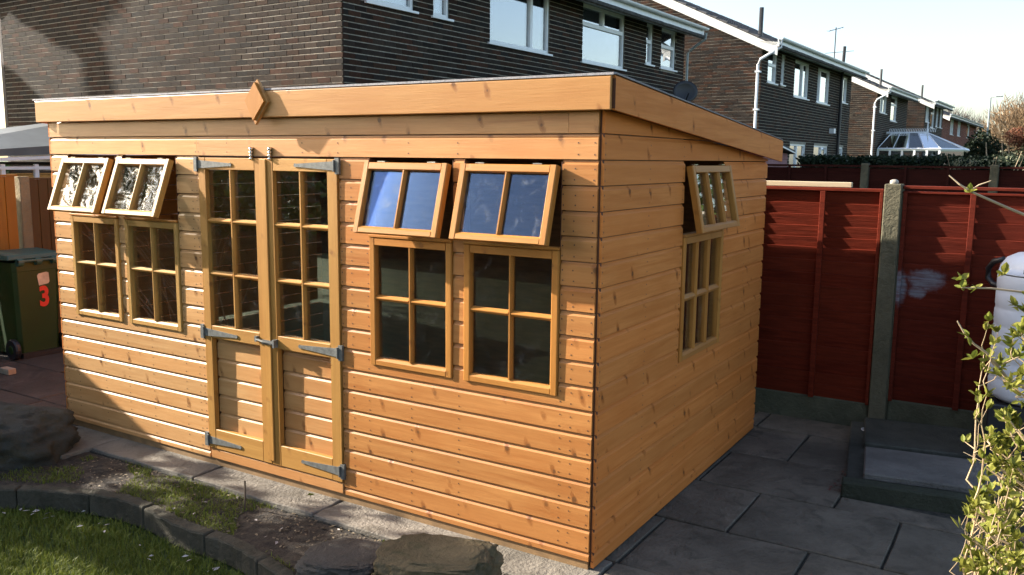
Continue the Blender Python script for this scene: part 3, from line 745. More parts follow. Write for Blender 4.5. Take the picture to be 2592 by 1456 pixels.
def house(name, label, v0, v1, o, wins, gable_vis, choose_g=None, choose_r=None, cols=BC, downpipe=True, depth=8.22, ngable_ops=(), gwins=(), tiles=True, group='brick houses of the terrace row'):
    h = thing(name, (o-4.1, (v0+v1)/2, -.2), label, 'house', group, F=HF); FR[h.name] = HF
    E = 5.0
    gm = lambda s, d, z: (o-s, v0-d, z)       # near gable, s runs away from the garden
    rm = lambda s, d, z: (o+d, s, z)
    ops = [(w[0], w[1], w[2], w[3]) for w in wins] + [(w[0], w[1], w[2], w[3]) for w in gwins]
    half = depth/2; ap = (half, E+.06+half*SL)
    wall(h, HF, gm, 0, depth, -.2, E, list(ngable_ops), 'g', dict(apex=ap, e0=E+.06, e1=E+.06), choose_g, cols, inset=.03)
    wall(h, HF, rm, v0+.001, v1, -.2, E, ops, 'r', None, choose_r, cols, inset=.03)
    # far gable and front wall, plain
    fw = MB(); fw.prism([(0,-.2),(0,E+.06),(-half,ap[1]),(-depth,E+.06),(-depth,-.2)], v1-.1, v1-.005, lambda t, x, z: (o+x-.11 if x == 0 else o+x, t, z)); fw.box(o-depth-.1, o-depth, v0, v1, -.2, E)
    fw.box(o-1.6, o-1.55, v0+.12, v1-.12, -.2, E)
    fw.build('outer_wall', ROOMD if False else MORT_D, h)
    for w in wins: hwindow(h, rm, *w[:4], **(w[4] if len(w) > 4 else {}))
    for w in gwins: hwindow(h, rm, *w[:4], **(w[4] if len(w) > 4 else {}))
    # roof: slab, tiles
    ov = .42; yb = v0-.10; ye = v1+.10
    rz = lambda x: E+.075+(-x+o)*SL + .0      # x measured in house frame
    roof = MB()
    xe = o+ov; ze = rz(xe); xr = o-half; zr = rz(xr); xb = o-depth-ov
    roof.prism([(xe, ze-.03), (xr, zr-.03), (xb, ze-.03), (xb, ze+.01), (xr, zr+.01), (xe, ze+.01)], yb, ye, lambda t, x, z: (x, t, z))
    ro = roof.build('roof', TILE, h)
    tl = MB(); sing = []
    L_ = math.hypot(xe-xr, zr-ze); nr = int(L_/.30); ux, uz = (xr-xe)/L_, (zr-ze)/L_
    for r in range(nr+1):
        d0 = r*.30-.04; d1 = min(d0+.33, L_)
        y = yb-.02
        while y < ye-.05:
            y2 = min(y+.30, ye+.02); jj = rnd.uniform(-.004,.004)
            def P(d, yy, hh): return (xe+ux*d+uz*hh*-1*-1, yy, ze+uz*d+(-ux)*hh*1.0)
            h0 = .045+jj; h1 = .02
            ys = [y+.004, y+.07, y+.15, y+.22, y2-.004]; hs = [.0,.018,.0,.018,.0]
            V = []; 
            for yy, hh in zip(ys, hs): V += [P(d0, yy, .008), P(d0, yy, h0+hh), P(d1, yy, h1+hh)]
            F_ = []
            for q in range(4): a = q*3; F_ += [(a,a+3,a+4,a+1),(a+1,a+4,a+5,a+2)]
            F_ += [(0,1,2),(14,13,12)]
            if name == 'brick_house' and label.startswith('nearest') and r < 5 and y > v0+5.5: sing.append((V, F_))
            else: tl.add(V, F_)
            y += .30
    tl.build('tiles', TILE, ro, kind='stuff')
    for V, F_ in sing: MB().add(V, F_).build('roof_tile', TILE, ro)
    # eaves: soffit, fascia, gutter
    MB().box(o+.01, o+ov-.03, v0-.05, v1+.05, E-.035, E-.02).build('soffit', SOFF, h)
    MB().box(o+ov-.03, o+ov-.005, v0-.09, v1+.09, E-.06, E+.09).build('fascia', UPVC, h)
    gt = MB(); pr = [(.0,.0)]; 
    cx, cz = o+ov+.055, E+.085
    arc = [(cx+.055*math.cos(a), cz+.055*math.sin(a)) for a in np.linspace(math.pi, 2*math.pi, 9)]; arc2 = [(cx+.048*math.cos(a), cz+.002+.048*math.sin(a)) for a in np.linspace(2*math.pi, math.pi, 9)]
    gt.prism(arc+arc2, v0-.12, v1+.12, lambda t, x, z: (x, t, z)); gt.build('gutter', UPVC, h)
    # bargeboard on the near gable with its boxed end
    bb = MB()
    for sx, (xa, xb2) in ((1, (xe-.02, xr)), (-1, (xb+.02, xr))):
        za, zb = rz(xa) if sx > 0 else rz(o-depth-(-(o-depth-xa)) ) , zr
        za = ze; 
        bb.add([(xa, yb-.001, za-.0), (xb2, yb-.001, zr+.005), (xb2, yb-.001, zr-.22), (xa, yb-.001, za-.20), (xa, yb-.022, za), (xb2, yb-.022, zr+.005), (xb2, yb-.022, zr-.22), (xa, yb-.022, za-.20)],
               [(0,1,2,3),(7,6,5,4),(0,4,5,1),(1,5,6,2),(2,6,7,3),(3,7,4,0)])
    bb.add([(o-.16, yb-.003, rz(o-.16)-.10), (o+ov+.02, yb-.003, ze+.0), (o+ov+.02, yb-.003, E-.02), (o+ov-.06, yb-.003, E-.085), (o-.02, yb-.003, E-.075), (o-.16, yb-.025, rz(o-.16)-.10), (o+ov+.02, yb-.025, ze), (o+ov+.02, yb-.025, E-.02), (o+ov-.06, yb-.025, E-.085), (o-.02, yb-.025, E-.075)],
           [(0,1,2,3,4),(9,8,7,6,5)]+[(i,(i+1)%5,5+(i+1)%5,5+i) for i in range(5)])
    bb.build('bargeboard', WHITEP, h)
    if downpipe:
        MB().tube([(o+ov+.055, v0-.05, E+.05), (o+ov+.05, v0-.06, E-.13), (o+.02, v0-.17, E-.40), (o-.06, v0-.09, E-.52), (o-.06, v0-.09, 2.9), (o-.06, v0-.09, -.15)], .034, 8).build('downpipe', UPVC, h)
        for z in (4.3, 3.4, 2.4): MB().box(o-.12, o, v0-.13, v0, z, z+.04).build('pipe_bracket', UPVC, h)
    return h, rm
MORT_D = plain('dark_brick_outer_wall', (.07,.055,.048), .9)

Wn = [(.47,1.39,4.15,4.97,dict(trans=4.62,blind='full')), (1.81,2.18,4.15,4.97,dict(blind='full')), (3.19,4.96,3.945,4.97,dict(mull=(4.42,),blind='vertical')),
      (6.11,7.81,3.94,4.97,dict(trans=4.62,tr_in=(6.95,),blind='full')), (8.81,9.13,4.15,4.97,dict(trans=4.61,blind='full')), (9.55,10.32,4.14,4.97,dict(trans=4.60,blind='full'))]
G1 = [(.8,2.2,.9,2.1,{}),(4.0,6.4,.9,2.1,{}),(8.6,10.0,.9,2.1,{})]
h1, rm1 = house('brick_house', 'nearest dark brick house with tall blank gable rising directly behind the shed', 0, 10.8, 0, Wn, True,
      choose_g=lambda s, z: s < 1.9 and 3.28 < z < 4.75, choose_r=lambda s, z: s < 3.1 and 3.2 < z < 4.12, gwins=G1, downpipe=False)
MB().tube([(.475,10.86,4.98),(.47,10.85,4.86),(.10,10.87,4.62),(.05,10.87,4.55),(.05,10.87,-.1)], .03, 8).build('downpipe', SOFF, h1)
ds = thing('satellite_dish', (.5, 9.8, 3.6), 'satellite dish, its shade put into a black colour, on the rear wall of the nearest house', 'satellite dish', F=HF); FR[ds.name] = HF
dd = MB(); DC = Vector((.50,9.75,3.63)); dn = Vector((.55,-.80,.18)).normalized(); du = dn.cross(Vector((0,0,1))).normalized(); dv = du.cross(dn)
V = [tuple(DC-dn*.05)]; F_ = []
for ri in range(1, 5):
    for j in range(24):
        an = 2*math.pi*j/24; rr = ri/4; V.append(tuple(DC + du*(.27*rr*math.cos(an)) + dv*(.235*rr*math.sin(an)) - dn*.05*(1-rr*rr)))
for j in range(24): F_.append((0, 1+j, 1+(j+1)%24))
for ri in range(3):
    for j in range(24): a = 1+ri*24; F_.append((a+j, a+24+j, a+24+(j+1)%24, a+(j+1)%24))
dd.add(V, F_); dish = dd.build('dish', BLACKP, ds, smooth=True); sm = dish.modifiers.new('solid', 'SOLIDIFY'); sm.thickness = .008  # dish is back-lit: its shade is put into the black colour
MB().tube([(0,9.9,3.5),(.2,9.85,3.5),(.40,9.79,3.6)], .02, 6).build('bracket', BLACKP, ds); MB().tube([DC-dv*.22, DC-dv*.22+dn*.35+dv*.1], .012, 5).build('feed_arm', BLACKP, ds)

o2 = 1.0
W2 = [(13.70,14.43,4.12,4.90,dict(trans=4.56,blind='full')), (14.80,15.10,4.14,4.90,dict(blind='full')), (16.0,17.42,3.92,4.88,dict(mull=(16.85,),blind='full')), (18.33,19.72,3.90,4.88,dict(mull=(18.72,),blind='full')), (21.25,22.0,4.07,4.86,dict(blind='full'))]
G2 = [(15.93,17.5,1.5,2.66,dict(mull=(16.7,))),(18.36,19.97,1.4,2.66,dict(mull=(19.3,))),(21.1,21.95,1.5,2.66,{})]
h2, rm2 = house('brick_house', 'second brick house with white bargeboard and long white downpipe on its gable corner', 13.2, 22.5, o2, W2, True, gwins=G2)
MB().tube([(o2+.08,20.85,-.1),(o2+.08,20.85,4.95),(o2+.10,20.85,5.75)], .05, 8).build('soil_pipe', BLACKP, h2)
MB().tube([(o2-.3,13.9,5.2),(o2-.3,13.9,5.95)], .055, 8).build('vent_pipe', BLACKP, h2)
fl = MB(rm2).box(20.0,20.22,.0,.14,3.05,3.2); fl.build('floodlight', UPVC, h2)
o3 = .62
W3 = [(29.2,30.5,4.15,4.92,dict(mull=(29.8,),blind='full')), (31.4,32.75,3.92,4.92,dict(trans=4.6,blind='full'))]
h3, rm3 = house('brick_house', 'third brick house along the row, behind the white conservatory', 28.6, 35.2, o3, W3, True)
MB().tube([(o3-.2,30.0,5.2),(o3-.2,30.0,5.9)], .05, 6).build('vent_pipe', BLACKP, h3)
o4 = 1.05
W4 = [(37.5,38.5,4.12,4.92,dict(mull=(38.0,),blind='full')), (39.0,40.2,3.9,4.92,dict(trans=4.6,blind='full')), (40.7,41.5,4.0,4.92,dict(blind='full')), (42.0,42.8,4.0,4.92,dict(blind='full'))]
h4, rm4 = house('brick_house', 'fourth brick house of the row with white boxed eaves corner', 37.2, 43.0, o4, W4, True, downpipe=False)
MB().tube([(o4-.3,37.9,5.2),(o4-.3,37.9,5.85)], .05, 6).build('vent_pipe', BLACKP, h4)
W5 = [(53.5,55,4.0,4.92,dict(mull=(54.2,),blind='full')), (57,58.5,4.0,4.92,dict(mull=(57.7,),blind='full')), (62,63.5,4.0,4.92,dict(blind='full'))]
h5, rm5 = house('brick_house', 'farthest house of the row, in red brick with a pale corner box', 50.0, 67.5, .1, W5, True, cols=BRD, downpipe=False)
MB().tube([(.55,67.6,4.95),(.1,67.9,4.6),(.05,67.9,-.1)], .05, 6).build('downpipe', UPVC, h5)

# conservatory on the third house
cons = thing('conservatory', (2.0,30.5,-.2), 'white framed conservatory with hipped glass roof behind the dark hedge', 'conservatory', F=HF); FR[cons.name] = HF
CF = HF
xA, xB, xC = o3+.05, 2.95, 3.65; vA, vB = 29.0, 32.2; vm = (vA+vB)/2; ze, zr = 2.70, 3.38
CG = glass('conservatory_roof_glass', (.16,.20,.25), .6, ior=1.5)
fr = MB(); 
for (a, b_) in [((xA,vA,ze),(xB,vA,ze)), ((xB,vA,ze),(xC,vA+.9,ze)), ((xC,vA+.9,ze),(xC,vB-.9,ze)), ((xC,vB-.9,ze),(xB,vB,ze)), ((xB,vB,ze),(xA,vB,ze))]: fr.tube([a, b_], .06, 4)
fr.build('eaves_beam', UPVC, cons)
for i in range(5):
    x = xA+(xB-xA)*i/4; xt = xA+(xB-.95-xA)*i/4+.0
    for vv, s in ((vA, 1), (vB, -1)): MB().tube([(x,vv,ze),(min(xt+.2,xB-.3),vm,zr)], .03, 4).build('roof_bar', UPVC, cons)
    if i < 4:
        x2 = xA+(xB-xA)*(i+1)/4; t1 = min(xA+(xB-.95-xA)*i/4+.2, xB-.3); t2 = min(xA+(xB-.95-xA)*(i+1)/4+.2, xB-.3)
        for vv in (vA, vB): MB().add([(x,vv,ze+.02),(x2,vv,ze+.02),(t2,vm,zr+.01),(t1,vm,zr+.01)], [(0,1,2,3)]).build('roof_pane', CG, cons)
RE = (xB-.75, vm, zr)
for a, b_ in [((xB,vA,ze+.02),(xC,vA+.9,ze+.02)),((xC,vA+.9,ze+.02),(xC,vB-.9,ze+.02)),((xC,vB-.9,ze+.02),(xB,vB,ze+.02))]:
    MB().add([a, b_, RE], [(0,1,2)]).build('roof_pane', CG, cons); MB().tube([b_, RE], .03, 4).build('roof_bar', UPVC, cons)
MB().tube([(xA,vm,zr),(xB-.75,vm,zr)], .05, 6).build('ridge_beam', UPVC, cons)
cr = MB()
for i in range(28): x = xA+.1+i*(xB-xA-.5)/28; cr.tube([(x,vm,zr+.03),(x+.02,vm,zr+.16),(x+.05,vm,zr+.17)], .012, 4)
cr.build('ridge_cresting', UPVC, cons, kind='stuff'); MB().tube([(xB-.75,vm,zr),(xB-.75,vm,zr+.25),(xB-.75,vm,zr+.55)], [.05,.03,.006], 6).build('finial', UPVC, cons)
wl = MB()
for i in range(6):
    x = xA+.03+(xB-xA-.06)*i/5; wl.box(x-.04, x+.04, vA-.03, vA+.03, -.2, ze)
wl.box(xA, xB, vA-.02, vA+.02, -.2, .6); wl.box(xA, xB, vA-.02, vA+.02, 2.30, 2.36); wl.build('wall_frame', UPVC, cons)
for i in range(5):
    x = xA+.07+(xB-xA-.06)*i/5; MB().box(x, x+(xB-xA-.06)/5-.08, vA-.006, vA+.006, .6, ze-.05).build('window_pane', HGL, cons)
MB().add([(xB,vA,-.2),(xC,vA+.9,-.2),(xC,vA+.9,ze),(xB,vA,ze)], [(0,1,2,3)]).build('end_pane', HGL, cons); MB().add([(xC,vA+.9,-.2),(xC,vB-.9,-.2),(xC,vB-.9,ze),(xC,vA+.9,ze)], [(0,1,2,3)]).build('end_pane', HGL, cons)

# neighbour's dark red shed
ns = thing('neighbour_shed', (-3.9,15.0,-.2), 'dark maroon shed with felt roof beyond the far fence', 'shed'); 
RDW = fence_mat('maroon_cladding', (.12,.03,.03)); RDP = fence_mat('faded_pink_cladding', (.26,.12,.125))
ns_b = MB(); ns_b.box(-6.0,-3.18,14.2,14.24,-.2,2.42); ns_b.build('front_wall', RDW, ns)
for k in range(17):
    z = -.1+k*.145; MB().add([(-3.16,14.2,z),(-3.16,16.1,z),(-3.175,16.1,z+.14),(-3.175,14.2,z+.14),(-3.2,14.2,z),(-3.2,16.1,z),(-3.2,16.1,z+.14),(-3.2,14.2,z+.14)], [(0,1,2,3),(7,6,5,4),(0,3,7,4),(1,5,6,2),(3,2,6,7),(0,4,5,1)]).build('side_board', RDP, ns)
nr = MB(); nr.prism([(-6.2,2.50),(-2.95,2.48),(-2.95,2.58),(-6.2,2.62)], 14.0, 14.25, lambda t, x, z: (x, t, z)); nr.add([(-3.05,13.95,2.60),(-3.05,16.3,2.34),(-3.05,16.3,2.42),(-3.05,13.95,2.68),(-6.2,13.95,2.60),(-6.2,16.3,2.34),(-6.2,16.3,2.42),(-6.2,13.95,2.68)], [(0,1,2,3),(7,6,5,4),(0,3,7,4),(1,5,6,2),(3,2,6,7),(0,4,5,1)])
nr.build('roof', plain('black_roofing_felt', (.03,.033,.036), .7), ns)
MB().add([(-3.03,14.0,2.60),(-3.03,16.3,2.345),(-3.03,16.3,2.375),(-3.03,14.0,2.63),(-3.045,14.0,2.60),(-3.045,16.3,2.345),(-3.045,16.3,2.375),(-3.045,14.0,2.63)], [(0,1,2,3),(7,6,5,4),(0,3,7,4),(1,5,6,2),(3,2,6,7),(0,4,5,1)]).build('roof_trim', UPVC, ns)

# far red fence (parallel to the near one), panels between concrete posts
fy0 = 4.341+8.0
HFx = lambda xl: (HF @ Vector((xl, 8.0, 0)))
px_l = [-.9, 1.0, 2.93, 4.62, 6.58, 8.5]
px_l = [0.75, 2.68, 4.62, 6.60, 8.55]
for i, (a, b_) in enumerate(zip(px_l[:-1], px_l[1:])):
    lab = ['far red fence panel just right of the shed roof, left of the next post', 'far red fence panel directly behind the timber batten and pebble-topped post', 'wide far red fence panel between two grey posts below the hedge', 'rightmost far red fence panel beyond the last grey post'][i]
    t_ = thing('far_lap_fence', ((a+b_)/2, 8.0, 0), lab, 'fence panel', 'red panels of the far fence', F=HF); FR[t_.name] = HF
    for k in range(19):
        z = 2.07-k*.11
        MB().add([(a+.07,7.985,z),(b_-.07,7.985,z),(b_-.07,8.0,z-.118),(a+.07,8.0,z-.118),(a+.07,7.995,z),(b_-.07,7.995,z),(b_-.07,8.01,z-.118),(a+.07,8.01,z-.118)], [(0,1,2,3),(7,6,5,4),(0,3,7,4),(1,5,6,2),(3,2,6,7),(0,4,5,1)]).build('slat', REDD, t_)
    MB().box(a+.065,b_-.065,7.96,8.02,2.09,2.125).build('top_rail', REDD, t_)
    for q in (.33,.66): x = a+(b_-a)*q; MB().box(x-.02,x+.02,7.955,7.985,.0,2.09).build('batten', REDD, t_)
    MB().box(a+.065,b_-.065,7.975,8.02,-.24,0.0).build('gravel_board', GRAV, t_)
for i, x in enumerate(px_l):
    lab = ['far concrete post nearest the shed eaves', 'far concrete post hidden by the shed roof corner', 'far grey post between the dark red fence panels, left one', 'far grey post near the right edge with plants over it', 'far grey post beyond the right edge'][i]
    if i in (1, 2, 3): tag(MB().box(x-.062,x+.062,7.93,8.05,-.24,2.155).build('far_fence_post', POSTM, None, F=HF, bevel=.01), lab, 'fence post', 'posts of the far fence')

# ------------------------------------------------------------------ left boundary fence and neighbour's lean-to
ORG = wood('orange_stained_board', 'z', light=(.36,.155,.018), dark=(.28,.105,.012), knot=.2); BRN = wood('brown_stained_board', 'z', light=(.115,.062,.018), dark=(.08,.040,.011), knot=.2)
TANP = slab_mat('tan_concrete_post', (.26,.20,.11), (.2,.17,.11))
FXL = -8.4
def feather(root, y0, y1, z1, mat):
    y = y0
    while y < y1-.03:
        y2 = min(y+.118, y1)
        MB().add([(FXL+.022,y,-.2),(FXL+.010,y2,-.2),(FXL-.004,y2,-.2),(FXL-.002,y,-.2),(FXL+.022,y,z1),(FXL+.010,y2,z1),(FXL-.004,y2,z1),(FXL-.002,y,z1)], [(0,3,2,1),(4,5,6,7),(0,1,5,4),(1,2,6,5),(2,3,7,6),(3,0,4,7)]).build('board', mat, root); y += .118
fa = thing('board_fence', (FXL,1.0,-.1), 'orange stained upright board fence at the left edge behind the bin', 'fence'); feather(fa, .92, 1.655, 1.90, ORG)
MB().box(FXL-.02,FXL+.03,.92,1.655,1.902,1.925).build('capping', ORG, fa)
fb = thing('board_fence', (FXL,2.6,-.1), 'brown stained upright board fence between tan post and shed', 'fence'); feather(fb, 1.785, 3.5, 1.865, BRN)
MB().box(FXL-.02,FXL+.03,1.785,3.5,1.867,1.885).build('capping', BRN, fb)
tag(MB().box(FXL-.06,FXL+.06,1.66,1.78,-.2,1.90).build('fence_post', TANP, bevel=.008), 'tan concrete post between the orange and the brown fence boards', 'fence post')
fc = thing('board_fence', (FXL,-2.2,-.1), 'taller boundary fence along the left side of the garden', 'fence'); 
MB().box(FXL-.01,FXL+.015,-6.5,.90,-.2,2.17).build('board_run', BRN, fc)
lt = thing('lean_to', (-10.2,2.9,-.2), 'neighbour lean-to with grey sloping roof and white trim above the left fence', 'lean-to')
GREYR = plain('grey_lean_to_roof', (.10,.11,.11), .6, nscale=3, var=.08, bmp=.1)
def zq(y): return 2.10+(y-1.8)*.045
lr = MB(); lr.add([(-9.55,.7,2.07),(-9.55,4.35,2.23),(-12.6,4.35,2.30),(-12.6,.7,2.12),(-9.55,.7,2.11),(-9.55,4.35,2.40),(-10.9,4.35,2.75),(-10.9,.7,2.19)], [(0,3,2,1),(4,5,6,7),(0,1,5,4),(1,2,6,5),(2,3,7,6),(3,0,4,7)]); lr.build('roof', GREYR, lt)
MB().add([(-9.50,.7,2.012),(-9.50,4.35,2.17),(-9.50,4.35,2.215),(-9.50,.7,2.048),(-9.54,.7,2.012),(-9.54,4.35,2.17),(-9.54,4.35,2.215),(-9.54,.7,2.048)], [(0,1,2,3),(7,6,5,4),(0,3,7,4),(1,5,6,2),(3,2,6,7),(0,4,5,1)]).build('fascia', UPVC, lt)
MB().box(-9.62,-9.60,.8,4.3,-.2,1.2).build('lower_wall', MORT_D, lt)
for i in range(8):
    y = .8+i*.44; MB().box(-9.62,-9.57,y,y+.05,1.2,2.03).build('mullion', UPVC, lt); MB().box(-9.60,-9.595,y+.05,y+.44,1.2,2.02).build('pane', HGL, lt)
MB().box(-9.63,-9.56,.8,4.3,1.96,2.0).build('head_rail', UPVC, lt); MB().box(-10.6,-10.55,.8,4.3,-.2,2.05).build('inner_wall', ROOMD, lt)

# ------------------------------------------------------------------ wheelie bin
bn = thing('wheelie_bin', (-7.8,1.28,-.06), 'green wheelie bin with a red figure 3 and pale sticker, left of the shed', 'bin')
BG = plain('bin_green_plastic', (.009,.034,.002), .5, var=.06, nscale=4, bmp=.15); BL = plain('bin_lid_green', (.035,.085,.06), .4, var=.06, bmp=.1)
bb = MB(); z0, z1 = -.02, 1.0
def ringb(z, t): # taper
    x1 = -7.45-.03*(1-t); x0 = -8.12+.08*(1-t); ya = 1.03+.03*(1-t); yb2 = 1.55-.03*(1-t); c = .04
    return [(x1,ya+c,z),(x1,yb2-c,z),(x1-c,yb2,z),(x0+c,yb2,z),(x0,yb2-c,z),(x0,ya+c,z),(x0+c,ya,z),(x1-c,ya,z)]
rings = [ringb(z0,0), ringb(.06,.05), ringb(.9,.92), ringb(.905,1.0), ringb(1.0,1.0)]
V = [p for rg in rings for p in rg]; F_ = [tuple(range(8))[::-1]]+[(a*8+j, a*8+(j+1)%8, (a+1)*8+(j+1)%8, (a+1)*8+j) for a in range(4) for j in range(8)]+[tuple(range(32,40))]
bb.add(V, F_); bb.build('body', BG, bn, bevel=.006)
ld = MB(); ld.add([(-7.46,.98,1.03),(-7.46,1.60,1.03),(-8.18,1.60,1.0),(-8.18,.98,1.0),(-7.48,1.0,1.085),(-7.48,1.58,1.085),(-7.9,1.57,1.105),(-7.9,1.01,1.105),(-8.16,1.58,1.05),(-8.16,1.0,1.05)], [(0,3,2,1),(0,1,5,4),(4,5,6,7),(7,6,8,9),(3,9,8,2),(0,4,7,9,3),(1,2,8,6,5)]); ld.build('lid', BL, bn, bevel=.01)
MB().tube([(-7.40,1.06,1.02),(-7.40,1.52,1.02)], .016, 8).build('handle', BL, bn)
for y in (1.09,1.29,1.47): MB().lathe([(.001,-.03),(.042,-.03),(.042,.03),(.001,.03)], (-7.425,y,1.005), 10, 'y').build('hinge_lug', BL, bn)
wh = MB().lathe([(.001,-.025),(.07,-.03),(.105,-.03),(.115,-.015),(.115,.015),(.105,.03),(.001,.03)], (-7.50,1.0,.055), 20, 'y').build('wheel', BLACKP, bn)
MB().lathe([(.001,-.036),(.04,-.036),(.05,-.030)], (-7.50,1.0,.055), 12, 'y').build('hub', BG, wh)
MB().lathe([(.001,-.025),(.105,-.03),(.115,0),(.105,.03),(.001,.03)], (-7.50,1.58,.055), 16, 'y').build('wheel', BLACKP, bn)
MB().box(-7.50,-7.44,1.07,1.52,-.055,.0).build('axle_housing', BLACKP, bn)
MB().prism([(1.30,.73),(1.405,.745),(1.42,.765),(1.415,.865),(1.39,.875),(1.30,.862),(1.285,.84)], -7.4535, -7.4515, lambda t, y, z: (t, y, z)).build('sticker', plain('sticker_paper', (.55,.48,.37), .7, bmp=0), bn)
tcu = bpy.data.curves.new('numeral', 'FONT'); tcu.body = '3'; tcu.size = .30; tcu.extrude = .0008; tcu.offset = .011; tcu.align_x = 'CENTER'
to = bpy.data.objects.new('numeral_src', tcu); COL.objects.link(to)
bpy.context.view_layer.update()
tm = bpy.data.meshes.new_from_object(to.evaluated_get(bpy.context.evaluated_depsgraph_get())); bpy.data.objects.remove(to)
tm.name = 'numeral'; tm.materials.clear(); tm.materials.append(plain('red_numeral_vinyl', (.62,.035,.02), .5, var=.04, bmp=0))
to = bpy.data.objects.new('numeral', tm); COL.objects.link(to)
Mt = Matrix(((0,0,1,-7.4575),(1,0,0,1.355),(0,1,0,.505),(0,0,0,1))) @ Matrix.Diagonal((.80,1,1,1)); setp(to, bn, Mt)

bk = MB().box(-7.05,-6.88,.60,.68,-.06,-.0); tag(bk.build('brick_offcut', plain('buff_brick_offcut', (.40,.32,.22), .8), bevel=.005), 'small buff brick offcut lying on the paving near the bin', 'brick')

# ------------------------------------------------------------------ rocks, kerb ring, bed, lawn
ROCK = slab_mat('grey_green_sandstone', (.11,.085,.048), (.04,.042,.02)); ROCKG = slab_mat('smooth_grey_stone', (.082,.072,.062), (.045,.040,.032), .5)
rock('boulder', (-4.75,-.62,-.02), (.60,.42,.26), 2.3, slab_mat('blue_grey_boulder', (.060,.056,.046), (.05,.034,.010)), .20, 5, label='large grey boulder at the left edge beside the path', cat='boulder', rot=.3)
rock('boulder', (-.50,-.74,.03), (.31,.20,.27), 5.1, ROCK, .30, 6, flat=.70, label='mossy brown squared boulder at the bottom in front of the shed', cat='boulder', rot=.45, sq=.62)
rock('boulder', (-1.16,-.66,-.05), (.25,.21,.13), 8.4, ROCKG, .16, 6, flat=.5, label='flat rounded grey stone left of the mossy boulder', cat='boulder', rot=.35)
# curved kerb
kb = [(-5.2,-1.75),(-4.6,-1.42),(-4.02,-1.04),(-3.66,-.83),(-3.26,-.70),(-2.88,-.665),(-2.42,-.715),(-1.97,-.715),(-1.60,-.79),(-1.28,-.90),(-1.0,-1.10),(-.8,-1.45)]
def catmull(P, n=6):
    out = []
    for i in range(1, len(P)-2):
        p0, p1, p2, p3 = [Vector((*q, 0)) for q in P[i-1:i+3]]
        for j in range(n):
            t = j/n; out.append(.5*((2*p1)+(-p0+p2)*t+(2*p0-5*p1+4*p2-p3)*t*t+(-p0+3*p1-3*p2+p3)*t**3))
    out.append(Vector((*P[-2], 0))); return out
kc = catmull(kb, 8)
kthing = thing('kerb_ring', (-2.9,-.8,-.2), 'curved stone edging round the sunken lawn at lower left', 'edging')
KM = slab_mat('old_stone_kerb', (.075,.066,.048), (.028,.029,.018))
seg = 11
i = 0; kk = 0
while i < len(kc)-1:
    e = min(i+seg, len(kc)-1); mb = MB(); V = []; 
    zt = -.068+rnd.uniform(-.008,.006)
    for q in range(i, e+1):
        p = kc[q]; t = (kc[min(q+1,len(kc)-1)]-kc[max(q-1,0)]).normalized(); nrm = Vector((t.y,-t.x,0))
        sh = t*(.004 if q == i else (-.003 if q == e else 0)); a = p+sh+nrm*0; b_ = p+sh+nrm*(.085+.004*math.sin(q*2.3))
        j1, j2, j3 = [.010*noise.noise((q*.9+w7, i*3.3, kk)) for w7 in (0, 9, 21)]; V += [(a.x,a.y,-.22),(a.x+j1,a.y+j2,zt+j3),(b_.x+j2,b_.y+j3,zt-.004+j1),(b_.x,b_.y,-.22)]
    n = e-i; F_ = [(0,1,2,3),(n*4+3,n*4+2,n*4+1,n*4)]+[(q*4+j, q*4+(j+1)%4, (q+1)*4+(j+1)%4, (q+1)*4+j) for q in range(n) for j in range(4)]
    mb.add(V, F_).build('kerb_stone', KM, kthing, bevel=.008); i = e
def kerb_y(x):
    for a, b_ in zip(kc[:-1], kc[1:]):
        if a.x <= x <= b_.x: return a.y+(b_.y-a.y)*(x-a.x)/(b_.x-a.x)
    return -1.5
# soil bed between path and kerb
nx, ny = 150, 16; V = []; F_ = []
for i in range(nx+1):
    x = -4.6+4.9*i/nx; ya = -.255 if x < -.1 else -.255-(x+.1)*.8; yb2 = (kerb_y(x) if x < -1.0 else -1.7)-.01
    for j in range(ny+1):
        y = ya+(yb2-ya)*j/ny; e = min(j, ny-j, 3)/3
        V.append((x, y, -.085+e*(.02*noise.noise((x*3,y*3,0))+.016*noise.noise((x*14,y*14,2)))-(.0 if j else .01)))
for i in range(nx):
    for j in range(ny): a = i*(ny+1)+j; F_.append((a,a+1,a+ny+2,a+ny+1))
tag(MB().add(V, F_).build('soil_bed', SOIL, smooth=True), kind='structure')

def leafmat(name, c1, c2, trans=.25):
    mt, t, n, b = new_mat(name)
    ge = N(t, 'ShaderNodeNewGeometry')
    col = ramp(t, ge.outputs['Random Per Island'], [(0, c1), (1, c2)]).outputs[0]
    oi = N(t, 'ShaderNodeObjectInfo'); col = mix(t, math_(t, 'MULTIPLY', oi.outputs['Random'], .5), col, c2)
    L(t, col, b.inputs['Base Color']); b.inputs['Roughness'].default_value = .6; b.inputs['Specular IOR Level'].default_value = .2
    tl = N(t, 'ShaderNodeBsdfTranslucent'); L(t, col, tl.inputs[0]); ms = N(t, 'ShaderNodeMixShader'); ms.inputs[0].default_value = trans
    L(t, b.outputs[0], ms.inputs[1]); L(t, tl.outputs[0], ms.inputs[2]); L(t, ms.outputs[0], n['Material Output'].inputs[0]); return mt
GR = leafmat('grass_blades', (.055,.088,.008), (.17,.19,.03))
rng = np.random.default_rng(3)
